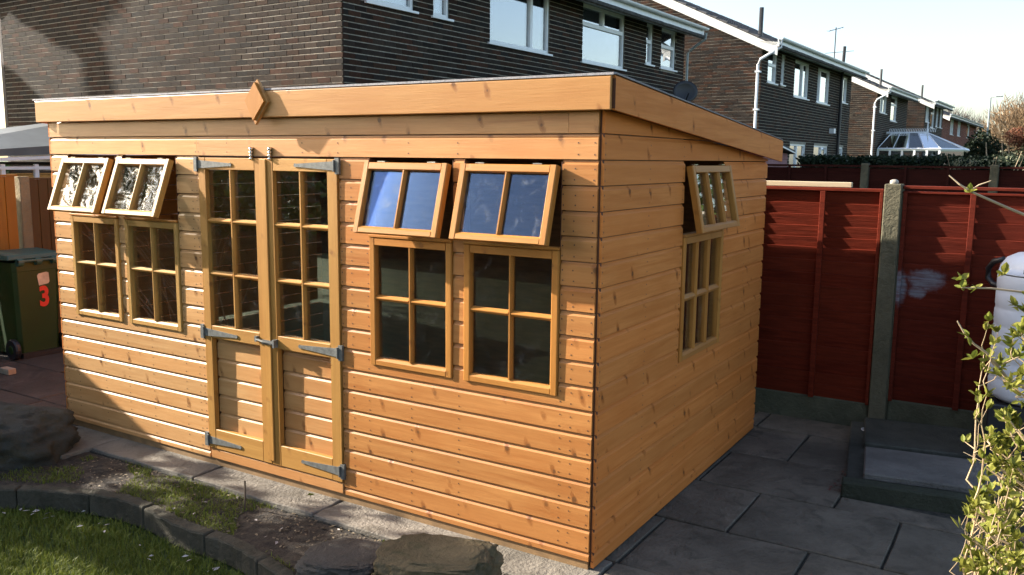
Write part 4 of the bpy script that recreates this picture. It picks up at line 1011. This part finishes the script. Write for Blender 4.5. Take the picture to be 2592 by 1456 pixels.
def blades(name, pts, hmin, hmax, wdt, mat, lean=.6, **tg):
    P = np.asarray(pts); n = len(P); h = rng.uniform(hmin, hmax, n); a = rng.uniform(0, 2*np.pi, n); l = rng.uniform(.1, lean, n)
    dx, dy = np.cos(a), np.sin(a); w = wdt*rng.uniform(.6, 1.3, n)
    b0 = P-np.stack([-dy*w, dx*w, 0*w], 1); b1 = P+np.stack([-dy*w, dx*w, 0*w], 1)
    m_ = P+np.stack([dx*l*h*.4, dy*l*h*.4, h*.6], 1); m0 = m_-np.stack([-dy*w, dx*w, 0*w], 1)*.8; m1 = m_+np.stack([-dy*w, dx*w, 0*w], 1)*.8
    tp = P+np.stack([dx*l*h, dy*l*h, h*(1-.25*l)], 1)
    V = np.stack([b0,b1,m1,m0,tp], 1).reshape(-1, 3); idx = np.arange(n)*5
    F4 = np.stack([idx,idx+1,idx+2,idx+3],1).tolist(); F3 = np.stack([idx+3,idx+2,idx+4],1).tolist()
    me = bpy.data.meshes.new(name); me.from_pydata(V.tolist(), [], F4+F3); me.materials.append(mat)
    o = bpy.data.objects.new(name, me); COL.objects.link(o); setp(o, None); tag(o, **tg); return o
pts = []
while len(pts) < 42000:
    x = rnd.uniform(-4.6,-1.0); y = rnd.uniform(-2.5,-.75)
    if y > kerb_y(x)-.10: continue
    if rnd.random() > .35+.9*abs(noise.noise((x*2.5,y*2.5,3)))+.4: continue
    pts.append((x,y,-.24))
blades('lawn_grass', pts, .03, .085, .0022, GR, 1.0, label='short green lawn grass inside the curved kerb', cat='grass', kind='stuff')
pts = []
while len(pts) < 8500:
    x = rnd.uniform(-4.2,.1); t = rnd.random(); y = -.27+(kerb_y(x) + .27 if x < -1.05 else -.5)*t
    dn = noise.noise((x*2.2+4,y*3.,1)); g_ = math.exp(-((x+2.75)/.45)**2)*.5
    if dn+g_ < .10 or rnd.random() > .8: continue
    pts.append((x,y,-.095))
blades('bed_grass', pts, .015, .05, .0024, GR, 1.1, label='scattered tufts of grass growing in the soil bed by the path', cat='grass', kind='stuff')
# fallen leaves and petals
lv = MB(); lv2 = MB(); lv3 = MB()
def litter(mb, x, y, z, s):
    a = rnd.uniform(0, 6.28); c, s_ = math.cos(a)*s, math.sin(a)*s; up = rnd.uniform(.1,.5)*s
    mb.add([(x-c,y-s_,z),(x-s_*.45,y+c*.45,z+up),(x+c,y+s_,z+up*.4),(x+s_*.45,y-c*.45,z+up*.2)], [(0,1,2),(0,2,3)])
for _ in range(26):
    x = rnd.uniform(-3.9,-1.4); litter(lv, x, kerb_y(x)-rnd.uniform(.10,.32), -.19, rnd.uniform(.012,.028))
for _ in range(14):
    x = rnd.uniform(-3.6,-1.5); litter(lv, x, rnd.uniform(kerb_y(x), -.30), -.075, rnd.uniform(.010,.024))
for _ in range(800):
    x = rnd.uniform(-4.0,-.2); litter(lv2, x, -.27-rnd.random()**1.3*.45, -.082, rnd.uniform(.006,.018))
for _ in range(260):
    t = rnd.random(); litter(lv3, .83+.10*rnd.random()+t*.03, 1.95+1.6*t, -.055, rnd.uniform(.008,.018))
for _ in range(110): litter(lv3, rnd.uniform(0,1.8), rnd.uniform(0,3.3), -.057, rnd.uniform(.004,.010))
tag(lv.build('fallen_petals', plain('pale_petal', (.42,.37,.34), .6, bmp=0)), 'pale fallen petals scattered along the kerb and lawn edge', 'petals', kind='stuff')
tag(lv2.build('leaf_litter', plain('dry_leaf_litter', (.20,.15,.09), .8, var=.3, nscale=40, bmp=0)), 'dry brown leaf litter over the soil bed', 'leaf litter', kind='stuff')
tag(lv3.build('leaf_litter', plain('red_brown_leaf_litter', (.14,.05,.035), .8, var=.25, bmp=0)), 'reddish dead leaves gathered beside the slab platform', 'leaf litter', kind='stuff')
tag(MB().tube([(-2.30,-.385,-.09),(-2.298,-.383,.03),(-2.293,-.384,.105)], .006, 6).build('stake', plain('weathered_stick', (.10,.07,.045), .8)), 'thin dark stick standing upright in the soil bed', 'stick')
cu = MB().lathe([(.001,0),(.030,0),(.036,.075),(.033,.075),(.028,.006),(.001,.006)], (.83,3.33,-.06), 20)
cup = cu.build('plastic_cup', plain('white_cup_plastic', (.62,.60,.60), .4, var=.03, bmp=0), smooth=True); tag(cup, 'small white plastic cup standing by the foot of the fence post', 'cup')
tag(MB().add([(.85,2.60,-.055),(.90,2.59,-.045),(.905,2.63,-.02),(.865,2.645,-.035),(.84,2.62,-.05)], [(0,1,2),(0,2,3),(0,3,4)]).build('paper_scrap', plain('white_paper_scrap', (.60,.58,.56), .7, bmp=0)), 'scrap of white paper on the dead leaves beside the platform', 'litter')

# ------------------------------------------------------------------ water tank
tk = thing('water_tank', (1.97,3.05,.03), 'white ribbed plastic water barrel against the fence at the right edge', 'water barrel')
TW = plain('white_tank_plastic', (.72,.75,.80), .4, var=.03, bmp=0)
pr = [(.001,.50),(.24,.50),(.285,.53)]
z = .56
while z < 1.36:
    pr += [(.300,z),(.300,z+.085),(.296,z+.095),(.296,z+.11)]; z += .125
pr += [(.298,1.40),(.285,1.46),(.25,1.515),(.19,1.548),(.10,1.56),(.001,1.562)]
MB().lathe(pr, (1.975,3.05,0), 40).build('barrel', TW, tk, smooth=True, bevel=0)
MB().lathe([(.001,0),(.06,0),(.06,.03),(.001,.03)], (1.90,2.98,1.555), 16).build('cap', BLACKP, tk)
MB().box(1.84,1.90,2.755,2.772,1.43,1.46).build('moulded_slot', BLACKP, tk)
MB().tube([(1.70,3.34,1.47),(1.63,3.42,1.44),(1.595,3.46,1.38),(1.60,3.46,1.31),(1.64,3.42,1.27),(1.70,3.36,1.26)], .022, 8).build('hose', BLACKP, tk, smooth=True)
MB().box(1.70,2.25,2.80,3.33,.03,.495).build('stand', BLACKP, tk, bevel=.01)

# ------------------------------------------------------------------ leaves, shrubs, trees
def leaf_mesh(s=.024):
    mb = MB(); mb.add([(0,0,0),(s*.35,s*.30,s*.06),(s*.8,s*.26,s*.05),(s*1.2,0,-s*.04),(s*.8,-s*.26,s*.05),(s*.35,-s*.30,s*.06),(s*.6,0,-s*.05)], [(0,6,1),(1,6,2),(2,6,3),(3,6,4),(4,6,5),(5,6,0)]); return mb
def place_leaves(name, items, mat, size, parent=None, F=I4, **tg):
    base = np.array(leaf_mesh(1.0).v); fc = leaf_mesh(1.0).f; V = []; Fs = []
    for k, (p, q) in enumerate(items):
        s = size*rnd.uniform(.7,1.25); Mx = np.array(q); V.append(base@Mx.T*s+np.array(p)); 
        Fs += [tuple(i+k*7 for i in f) for f in fc]
    me = bpy.data.meshes.new(name); me.from_pydata(np.concatenate(V).tolist(), [], Fs); me.materials.append(mat)
    o = bpy.data.objects.new(name, me); COL.objects.link(o); setp(o, parent, F)
    if tg: tag(o, **tg)
    return o
def rot_for(d, tw):
    d = Vector(d).normalized(); q = d.to_track_quat('X', 'Z') @ Vector((1,0,0)).rotation_difference(Vector((1,0,0)))
    Mq = d.to_track_quat('X', 'Z').to_matrix() @ Matrix.Rotation(tw, 3, 'X'); return [list(r) for r in Mq]
LEAF = leafmat('young_yellow_green_leaf', (.11,.14,.018), (.21,.195,.035), .3); TWIG = plain('pale_tan_twig', (.34,.24,.13), .7, var=.15, bmp=0); TWIGP = plain('bleached_twig', (.36,.27,.17), .7, var=.12, bmp=0)
bush = thing('twiggy_shrub', (2.15,-1.45,-.2), 'twiggy shrub with fresh yellow green leaves at the right edge', 'shrub')
items = []; stems = MB(); stemsB = MB()
def in_band(p, pad=0):
    # thin the part of the shrub that reaches over the paving
    return True
def grow(p, d, ln, r, lvl, mb, sparse=1.0):
    lim_x = 1.775+rnd.random()**2*.12; n = max(4, int(ln/.05)); pts = [Vector(p)]; dd_ = Vector(d).normalized()
    for i in range(n):
        dd_ = (dd_+Vector((rnd.gauss(0,.10),rnd.gauss(0,.10),rnd.gauss(0,.08)))).normalized(); pts.append(pts[-1]+dd_*ln/n)
        if pts[-1].x < lim_x+.06: dd_.x = abs(dd_.x)*.3+.02
        if pts[-1].x < lim_x: break
    n = len(pts)-1
    mb.tube(pts, [r*(1-.65*i/n) for i in range(n+1)], 5)
    for i in range(1, n+1):
        f = i/n
        if lvl > 0 and rnd.random() < .42*sparse and f > .15:
            sd = (dd_*.6+Vector((rnd.gauss(0,.6),rnd.gauss(0,.6),rnd.gauss(.1,.5)))).normalized(); grow(pts[i], sd, ln*rnd.uniform(.25,.5), r*.55, lvl-1, mb, sparse)
        if lvl <= 1 and rnd.random() < .75*sparse and (f > .25):
            for q in range(rnd.choice((2,2,3,4))):
                ld_ = (dd_*rnd.uniform(.3,1)+Vector((rnd.gauss(0,.6),rnd.gauss(0,.6),rnd.gauss(.25,.5)))); items.append((tuple(pts[i]+Vector((rnd.gauss(0,.003),)*3)), rot_for(ld_, rnd.uniform(-1,1))))
    for q in range(3): items.append((tuple(pts[-1]), rot_for(dd_+Vector((rnd.gauss(0,.4),rnd.gauss(0,.4),rnd.gauss(.1,.4))), rnd.uniform(-1,1))))
# arching stems rising from the base, lower ones dense
for i in range(46):
    base = (2.08+rnd.gauss(0,.13), -1.2+rnd.gauss(0,.14), -.1); h = rnd.uniform(.55,1.15)
    grow(base, (-.10+rnd.gauss(0,.16), rnd.gauss(0,.12), 1.0), h*1.15, .007, 2, stems)
for (a, d, l) in [((1.98,-1.15,.78),(-.9,.05,.35),.26),((1.99,-1.15,.92),(-.9,0,.4),.25),((2.0,-1.15,1.05),(-.9,0,.4),.24),((2.0,-1.12,1.15),(-.8,0,.5),.22),((2.0,-1.15,.65),(-.9,.05,.2),.25),((2.02,-1.12,1.25),(-.6,0,.7),.2)]:
    for _ in range(5): grow((a[0]+rnd.gauss(0,.04),a[1]+rnd.gauss(0,.08),a[2]+rnd.gauss(0,.05)), d, l*rnd.uniform(.7,1.1), .005, 2, stems)
# bleached old twigs, a pale bent one and the bare arching one above
for _ in range(34):
    p = Vector((1.98+rnd.uniform(-.05,.15), -1.15+rnd.gauss(0,.08), rnd.uniform(.8,1.3))); d = Vector((-.9,rnd.gauss(0,.25),rnd.gauss(-.05,.35))).normalized(); q = p+d*rnd.uniform(.07,.17); stemsB.tube([p,(p+q)/2+Vector((0,0,rnd.gauss(0,.015))),q], [.0022,.0018,.001], 5)
stemsB.tube([(2.10,-1.02,1.40),(1.99,-1.05,1.47),(1.925,-1.07,1.508),(1.89,-1.08,1.52),(1.872,-1.09,1.545),(1.845,-1.10,1.575),(1.825,-1.11,1.605),(1.79,-1.12,1.63),(1.765,-1.14,1.66),(1.742,-1.15,1.70)], [.0075,.007,.0065,.006,.0055,.005,.004,.003,.0025,.0018], 6)
stemsB.tube([(1.835,-1.11,1.59),(1.86,-1.10,1.57),(1.91,-1.08,1.60)], [.003,.0022,.002], 5)
stemsB.tube([(2.15,-.98,1.90),(1.93,-1.03,2.0),(1.84,-1.07,2.04),(1.745,-1.11,2.085),(1.715,-1.12,2.105),(1.684,-1.12,2.132)], [.006,.0048,.004,.0034,.0025,.0018], 6)
stemsB.tube([(1.742,-1.11,2.086),(1.765,-1.11,2.105),(1.795,-1.11,2.118)], [.0028,.002,.0015], 5)
stemsB.tube([(2.1,-1.0,1.765),(1.93,-1.06,1.79),(1.82,-1.10,1.80),(1.745,-1.14,1.80)], [.004,.0035,.003,.0018], 5)
for p in [(1.745,-1.14,1.80),(1.785,-1.12,1.80),(1.742,-1.14,1.825),(1.775,-1.14,1.655),(1.79,-1.12,1.585),(1.825,-1.11,1.58),(1.93,-1.03,1.955),(1.742,-1.11,2.082),(1.845,-1.1,1.84),(1.85,-1.1,1.85)]:
    for _ in range(5): items.append((p, rot_for((rnd.gauss(-.2,.5),rnd.gauss(0,.5),rnd.gauss(.4,.5)), rnd.uniform(-1,1))))
# upper right leafy sprays in front of the barrel
for _ in range(12): grow((1.99+rnd.gauss(0,.03),-1.12+rnd.gauss(0,.06),rnd.uniform(1.45,1.75)), (-.5,.1,rnd.uniform(.2,.9)), rnd.uniform(.10,.18), .004, 1, stems)
stems.build('stems', TWIG, bush, F=I4, kind='stuff'); stemsB.build('bare_twigs', TWIGP, bush, F=I4, kind='stuff')
cp = Vector((1.945,-4.03,2.17))
def vis(p):
    d = Vector(p)-cp; z = d.dot(w_); x = 1296+2197*d.dot(r_)/z; y = 728-2197*d.dot(u_)/z; return -d.length if (x < 2592 and -20 < y < 1456) else -99
items.sort(key=lambda t: vis(t[0]), reverse=True)
lm = leaf_mesh(.026).mesh('leaf'); lm.materials.append(LEAF)
for (p, q) in items[:290]:
    o = bpy.data.objects.new('leaf', lm); COL.objects.link(o); Mx = Matrix(q).to_4x4(); Mx.translation = p; setp(o, bush, Mx @ Matrix.Scale(rnd.uniform(.7,1.25), 4))
place_leaves('foliage', items[290:], LEAF, .026, bush, kind='stuff')

def blob_leaves(centers, n, size):
    out = []
    for _ in range(n):
        c, r = rnd.choice(centers); v = Vector((rnd.gauss(0,1),rnd.gauss(0,1),rnd.gauss(0,1))).normalized()*rnd.random()**.4
        p = Vector(c)+Vector((v.x*r[0],v.y*r[1],v.z*r[2])); out.append((tuple(p), rot_for((rnd.gauss(0,1),rnd.gauss(0,1),rnd.gauss(.2,.7)), rnd.uniform(-2,2))))
    return out
DKG = leafmat('dark_evergreen_leaf', (.007,.014,.006), (.016,.026,.010), .1); HDG = leafmat('dark_hedge_leaf', (.006,.016,.007), (.014,.026,.010), .1)
# clipped hedge beyond the far fence
hd = thing('hedge', (-.3,13.7,-.2), 'dark clipped hedge running along behind the far red fence', 'hedge')
MB().box(-2.15,2.4,13.35,14.1,-.2,2.14).build('core', plain('hedge_core', (.008,.014,.008), .9), hd)
its = []
for _ in range(9000):
    x = rnd.uniform(-2.25,2.5); tp = 2.25+.04*noise.noise((x*2,0,0))
    if rnd.random() < .55: p = (x, 13.3+rnd.gauss(0,.04), rnd.uniform(1.5,tp))
    else: p = (x, rnd.uniform(13.3,14.1), tp-abs(rnd.gauss(0,.06))+rnd.gauss(0,.02))
    its.append((p, rot_for((rnd.gauss(0,1),rnd.gauss(0,1),rnd.gauss(.3,.7)), rnd.uniform(-2,2))))
place_leaves('foliage', its, HDG, .07, hd, kind='stuff')
# evergreen mass at the end of the row
ev = thing('evergreen_tree', (-.5,42,-.2), 'dark rounded evergreen at the far end of the houses', 'tree')
MB().tube([(-.5,42,-.2),(-.5,42,2.5)], [.15,.08], 8).build('trunk', TWIG, ev)
place_leaves('crown', blob_leaves([((-.95,42,2.4),(.7,.9,1.35)),((-.35,42,1.9),(.85,.9,1.3)),((.1,41.5,1.6),(.6,.7,1.1)),((-1.4,42,2.1),(.35,.6,1.1))], 11000, .1), DKG, .13, ev, kind='stuff')
# bare trees
def bare_tree(name, base, h, rad, label, mat, trunk_h=.25, n1=9, seed=1, spread=.7, tw=.012, group=None, depth=4, cat='tree'):
    rr = random.Random(seed); t_ = thing(name, base, label, cat, group)
    tr = MB(); cr_ = MB(); b = Vector(base)
    tr.tube([b, b+Vector((.05,0,h*trunk_h)), b+Vector((0,.1,h*.45))], [h*.022,h*.017,h*.01], 7)
    def br(p, d, l, r, lv):
        n = 3; pts = [p]; dd_ = d
        for _ in range(n): dd_ = (dd_+Vector((rr.gauss(0,.13),rr.gauss(0,.13),rr.gauss(.06,.08)))).normalized(); pts.append(pts[-1]+dd_*l/n)
        cr_.tube(pts, [r,r*.8,r*.6,r*.4], 3, cap=False)
        if lv == 0: return
        for _ in range(n1 if lv == depth else 4):
            q = rr.choice(pts[1:]); v = Vector((rr.gauss(0,1),rr.gauss(0,1),rr.gauss(.1,.6))).normalized(); br(q, (dd_+v*spread).normalized(), l*rr.uniform(.5,.75), max(r*.6,tw), lv-1)
    for i in range(n1):
        a = i*2.4; z = h*rr.uniform(trunk_h*.8,.45); d = Vector((math.cos(a)*spread*rad/h*1.6, math.sin(a)*spread*rad/h*1.6, 1)).normalized(); br(b+Vector((0,0,z)), d, (h-z)*.5, h*.008, depth-1)
    tr.build('trunk', mat, t_); cr_.build('crown', mat, t_, kind='stuff'); return t_
BARK = plain('pale_brown_twigs', (.17,.115,.065), .9, var=.2, nscale=.5, spec=.1, bmp=0); BARK2 = plain('grey_brown_twigs', (.10,.085,.07), .9, spec=.1, var=.1, bmp=0)
bare_tree('bare_tree', (-.3,84,-.2), 8.4, 5.0, 'large bare tan tree on the right skyline beside the lamp post', BARK, n1=11, seed=4, spread=.95, tw=.032, trunk_h=.12)
bare_tree('bare_tree', (2.8,86,-.2), 8.6, 5.0, 'second bare tan tree at the right edge of the skyline', BARK, n1=11, seed=9, spread=.95, tw=.032, trunk_h=.12)
for i, (x, hh) in enumerate([(-11.4,9.0),(-10.5,9.6),(-9.6,9.3),(-8.9,9.2),(-8.1,8.6),(-7.2,8.0),(-6.3,7.2)]):
    bare_tree('distant_tree', (x,120+i*.3,-.2), hh, 1.2, '%s distant bare grey tree above the last roofs' % ['leftmost','second from left','third from left','middle','third from right','second from right','rightmost'][i], BARK2, n1=6, seed=20+i, spread=.42, tw=.018, group='row of distant bare trees', depth=3)
def twig_cloud(name, parent, base, blobs, n, ln, w, mat, seed):
    rr = random.Random(seed); V = []; Fs = []; b = Vector(base)
    for k in range(n):
        c, r = rr.choice(blobs); v = Vector((rr.gauss(0,1),rr.gauss(0,1),rr.gauss(0,1))).normalized()*rr.random()**.42
        p = Vector(c)+Vector((v.x*r[0],v.y*r[1],v.z*r[2])); d = ((p-b).normalized()+Vector((rr.gauss(0,.38),rr.gauss(0,.38),rr.gauss(.15,.3)))).normalized(); l = ln*rr.uniform(.5,1.3); sd = d.cross(Vector((rr.gauss(0,.3),1,rr.gauss(0,.3)))).normalized()*w*rr.uniform(.5,1.2)
        V += [tuple(p-sd), tuple(p+sd), tuple(p+d*l+sd*.3), tuple(p+d*l-sd*.3)]; Fs.append((k*4,k*4+1,k*4+2,k*4+3))
    me = bpy.data.meshes.new(name); me.from_pydata(V, [], Fs); me.materials.append(mat)
    o = bpy.data.objects.new(name, me); COL.objects.link(o); setp(o, parent); tag(o, kind='stuff')
TWG = plain('winter_twigs_brown', (.24,.165,.10), .9, var=.2, nscale=.6, bmp=0, spec=.05); TWG2 = plain('winter_twigs_grey', (.17,.15,.14), .9, var=.12, bmp=0, spec=.05)
_bt = sorted([o for o in bpy.data.objects if o.name.startswith('bare_tree')], key=lambda o: o.location.x)
for t__, (bx, by), sd in zip(_bt, ((-.3,84),(2.8,86)), (51,52)):
    twig_cloud('fine_twigs', t__, (bx,by,1), [((bx,by,5.0),(3.5,3,2.8)),((bx-1.2,by,4.2),(2.4,2.2,2.6)),((bx+1,by,5.6),(2.6,2,2.2))], 5200, .8, .022, TWG, sd)
for o in [o for o in bpy.data.objects if o.name.startswith('distant_tree')]:
    x, y = o.matrix_basis.translation.x, o.matrix_basis.translation.y; h_ = {0:9.0}.get(0)
    hh = 9.4-abs(x+10.0)*.45
    twig_cloud('fine_twigs', o, (x,y,2), [((x,y,hh*.62),(.75,.7,hh*.33))], 420, 1.3, .03, TWG2, int(-x*10))
# scrubby bank far off, under the trees
its = blob_leaves([((-7+i*.8,78,2.2+.5*math.sin(i*1.9)),(1.0,.8,2.6)) for i in range(13)], 9000, .1)
bk_ = thing('scrub_bank', (-2,78,-.2), 'bank of brown winter scrub beyond the last house', 'scrub')
place_leaves('twigs', its, leafmat('winter_scrub', (.10,.075,.045), (.20,.15,.09), .1), .16, bk_, kind='stuff')
# red-brown leaved shrub and pale branches above the far fence
rb = thing('copper_shrub', (1.05,25.3,-.2), 'shrub with copper brown leaves and pale bare branches at the right edge', 'shrub')
st = MB()
for i in range(9):
    a = rnd.uniform(-1,1); p = Vector((1.0+a*.25,25.3,-.2)); st.tube([p,p+Vector((a*.2,0,1.6)),p+Vector((a*.5,rnd.gauss(0,.1),2.5)),p+Vector((a*.6+rnd.gauss(0,.1),0,3.0))], [.04,.03,.022,.012], 5)
st.build('branches', TWIGP, rb, kind='stuff')
place_leaves('foliage', blob_leaves([((1.05,25.2,2.95),(.38,.3,.28)),((1.35,25.2,2.7),(.4,.3,.35))], 1500, .05), leafmat('copper_leaf', (.15,.055,.03), (.24,.10,.055), .3), .06, rb, kind='stuff')
place_leaves('lower_foliage', blob_leaves([((.75,24.9,2.25),(.35,.3,.25)),((1.3,24.9,2.3),(.5,.3,.4)),((1.5,24.9,2.6),(.3,.3,.3))], 1800, .05), leafmat('olive_leaf', (.06,.07,.025), (.17,.17,.08), .3), .05, rb, kind='stuff')
sh2 = thing('climbing_shrub', (.75,12.9,-.2), 'pale variegated shrub spilling over the far fence at right', 'shrub')
st = MB()
for i in range(8): a = rnd.uniform(-.4,.8); st.tube([(.9+a*.3,13.0,-.2),(.9+a,12.9,1.8),(.9+a*1.4,12.75,2.3+rnd.uniform(-.1,.15))], [.015,.01,.005], 4)
st.build('branches', TWIGP, sh2, kind='stuff')
place_leaves('foliage', blob_leaves([((.85,12.8,2.20),(.35,.2,.12)),((1.3,12.8,2.26),(.3,.2,.16)),((.55,12.75,2.16),(.08,.1,.1))], 330, .03), leafmat('pale_leaf', (.06,.08,.035), (.26,.26,.17), .3), .035, sh2, kind='stuff')
# street lamp and roof aerial
sl = thing('street_lamp', (-2.1,65.3,-.2), 'tall street lamp in front of the bare tree on the skyline', 'street lamp')
MB().tube([(-2.1,65.3,-.2),(-2.1,65.3,6.7)], [.09,.06], 8).build('column', SOFF, sl); MB().tube([(-2.1,65.3,6.7),(-1.75,65.2,6.78)], .04, 6).build('arm', SOFF, sl); MB().box(-1.8,-1.35,65.1,65.35,6.72,6.82).build('lamp_head', SOFF, sl, bevel=.03)
ae = thing('roof_aerial', (-2.0,31.0,6.2), 'television aerial on a mast above the third house roof', 'aerial', F=HF); FR[ae.name] = HF
MB().tube([(-2.2,33.0,5.9),(-2.2,33.0,8.1)], .025, 5).build('mast', BLACKP, ae)
am = MB(); am.tube([(-2.5,33.0,7.95),(-1.9,33.1,8.1)], .015, 4); am.tube([(-2.6,33,7.0),(-1.4,33.1,7.05)], .012, 4)
for q in range(6): am.tube([(-2.55+q*.12,32.85,7.95+q*.02),(-2.55+q*.12,33.2,7.98+q*.02)], .008, 4)
am.build('antenna', BLACKP, ae)

# weed by the path and small plants near the rocks
wp = thing('small_weed', (-.98,-.36,-.08), 'low bright green weed beside the flat grey stone', 'plant')
its = []
for _ in range(150):
    x = -1.02+rnd.gauss(0,.06); y = -.40+rnd.gauss(0,.03); its.append(((x,y,-.08+rnd.uniform(0,.06)), rot_for((rnd.gauss(0,.6),rnd.gauss(0,.6),1), rnd.uniform(-2,2))))
place_leaves('leaves', its, GR, .022, wp, kind='stuff')
wp = thing('small_weed', (-.12,-.5,-.08), 'clump of weeds in the soil right of the mossy boulder', 'plant')
its = []
for _ in range(220):
    x = -.10+rnd.gauss(0,.10); y = -.55+rnd.gauss(0,.07); its.append(((x,y,-.08+rnd.uniform(0,.05)), rot_for((rnd.gauss(0,.6),rnd.gauss(0,.6),1), rnd.uniform(-2,2))))
place_leaves('leaves', its, GR, .02, wp, kind='stuff')
sw = thing('seedling', (-1.93,-.12,-.055), 'tiny self-sown seedling in a crack of the pale path', 'plant')
MB().tube([(-1.95,-.17,-.058),(-1.945,-.165,-.02),(-1.94,-.16,.01)], .002, 4).build('stem', TWIG, sw)
place_leaves('leaves', [((-1.94,-.16,.01), rot_for((math.cos(a),math.sin(a),.3), 0)) for a in np.linspace(0,6.28,8)], GR, .022, sw, kind='stuff')

# ------------------------------------------------------------------ unseen planting added at left to shade the bed, and the garden end behind
SH = leafmat('laurel_leaf', (.03,.06,.012), (.07,.11,.02), .2)
def shade_shrub(label, zones, n, seed, base):  # unseen foliage added sunward of the ground patches meant to be shaded
    rr = random.Random(seed); t_ = thing('added_shade_shrub', base, label, 'shrub'); its = []
    st = MB()
    for _ in range(n):
        x0, x1, y0, y1, t0, t1, keep = rr.choice(zones)
        x = rr.uniform(x0,x1); y = rr.uniform(y0,y1); t = rr.uniform(t0,t1)
        if noise.noise((x*3.2, y*5.0, seed)) < keep: continue
        p = Vector((x,y,-.1))+Vector((-4.3,-1,2))*t
        its.append((tuple(p), rot_for((rr.gauss(0,1),rr.gauss(0,1),rr.gauss(0,1)), rr.uniform(-3,3))))
    for i in range(0, len(its), max(1, len(its)//12)):
        p = Vector(its[i][0]); st.tube([Vector(base)+Vector((rr.gauss(0,.1),rr.gauss(0,.1),0)), Vector(base).lerp(p,.5)+Vector((0,0,.25)), p], [.011,.007,.003], 4)
    st.build('stems', TWIG, t_, F=I4, kind='stuff'); place_leaves('foliage', its, SH, .075, t_, kind='stuff')
shade_shrub('unseen foliage added to shade the boulders by the path', [(-1.75,.15,-1.5,-.36,.80,1.2,-.55), (-3.3,-1.6,-.8,-.33,.8,1.2,-.02), (-3.9,-.9,-.30,-.02,1.0,1.3,.15)], 4300, 3, (-5.9,-2.0,-.2))
shade_shrub('unseen foliage added to shade the lawn edge', [(-4.3,-1.4,-1.30,-.75,.75,1.1,-.5), (-4.3,-1.2,-2.6,-1.35,.75,1.1,.16)], 3400, 5, (-6.6,-3.0,-.2))
lr_ = thing('laurel_tree', (3.2,9.2,-.2), 'green laurel in the garden beyond the fence, right of the view', 'tree')
MB().tube([(3.2,9.2,-.2),(3.2,9.2,2.6)], [.08,.04], 6).build('trunk', TWIG, lr_)
place_leaves('crown', blob_leaves([((3.0,9.0,2.6),(.9,.8,1.3)),((3.9,9.6,2.2),(.9,.8,1.2))], 2600, .1), SH, .13, lr_, kind='stuff')
# garden end behind the camera
be = thing('hedge', (-4,-12,-.2), 'tall hedge at the far end of the garden behind the viewer', 'hedge')
MB().box(-16,8,-12.6,-11.9,-.2,2.5).build('core', plain('deep_hedge', (.010,.012,.006), .95, nscale=5, var=.25, spec=.05), be)
bh = thing('bungalow', (-9,-26,-.2), 'house with dark tiled roof beyond the end of the garden', 'house')
MB().box(-16,-4,-30,-22,-.2,3.2).build('wall', MORT_D, bh); q = MB(); q.prism([(-30.4,3.2),(-26,6.0),(-21.6,3.2)], -16.3, -3.7, lambda t, y, z: (t, y, z)); q.build('roof', TILE, bh)
bare_tree('garden_tree', (-5.2,-11.5,-.2), 5.2, 2.6, 'bare garden tree behind the viewer', BARK2, n1=7, seed=31, spread=.7, tw=.012, depth=3)
bare_tree('blossom_tree', (-14.5,-8.0,-.2), 5.0, 2.6, 'pale blossom tree in the neighbouring garden at left', plain('white_blossom', (.75,.72,.70), .6, bmp=0), n1=6, seed=33, spread=.8, tw=.02, depth=3)
# unseen tree mirrored in the left sashes, then foliage added to shade the gable
gt_ = thing('garden_tree', (-11.8,-4.9,-.2), 'leafy tree beyond the left garden fence', 'tree')
MB().tube([(-11.8,-4.9,-.2),(-11.7,-4.8,2.5),(-11.5,-4.6,5.5)], [.14,.10,.05], 8).build('trunk', TWIG, gt_)
place_leaves('crown', blob_leaves([((-11.3,-3.7,5.0),(.9,.75,.75)),((-11.8,-5.2,5.7),(1.1,1.1,1.2))], 3000, .1), SH, .12, gt_, kind='stuff')
tl_ = thing('gable_shade_tree', (-22.5,1.2,-.2), 'unseen leaning tree added left of the house to shade its gable', 'tree')  # added for its shade: leaves projected sunward from the gable shadow's outline
MB().tube([(-22.5,1.2,-.2),(-22.3,1.6,4),(-21.5,2.0,6.5),(-19.5,2.6,7.9)], [.35,.28,.2,.1], 8).build('trunk', TWIG, tl_)
its = []
while len(its) < 14000:
    s = rnd.uniform(4.6,8.6); z = rnd.uniform(4.0,5.4)
    if s > 6.4: ok = z > 4.08+(s-6.4)*.42
    elif s > 6.0: ok = z > 4.02
    else: ok = z > 4.25+(6.0-s)*.62
    s2 = rnd.random() < .28
    if s2: s = rnd.uniform(7.5,8.6); z = rnd.uniform(2.85,3.6); ok = (z < 3.55-(8.3-s)*.45) and z > 2.9+(8.0-s)*.5
    if not ok: continue
    W_ = HF @ Vector((-s, 0, z)); p = W_+Vector((-4.3,-1,2))*rnd.uniform(1.5,2.0)
    its.append((tuple(p), rot_for((rnd.gauss(0,1),rnd.gauss(0,1),rnd.gauss(0,1)), rnd.uniform(-3,3))))
place_leaves('crown', its, DKG, .16, tl_, kind='stuff')
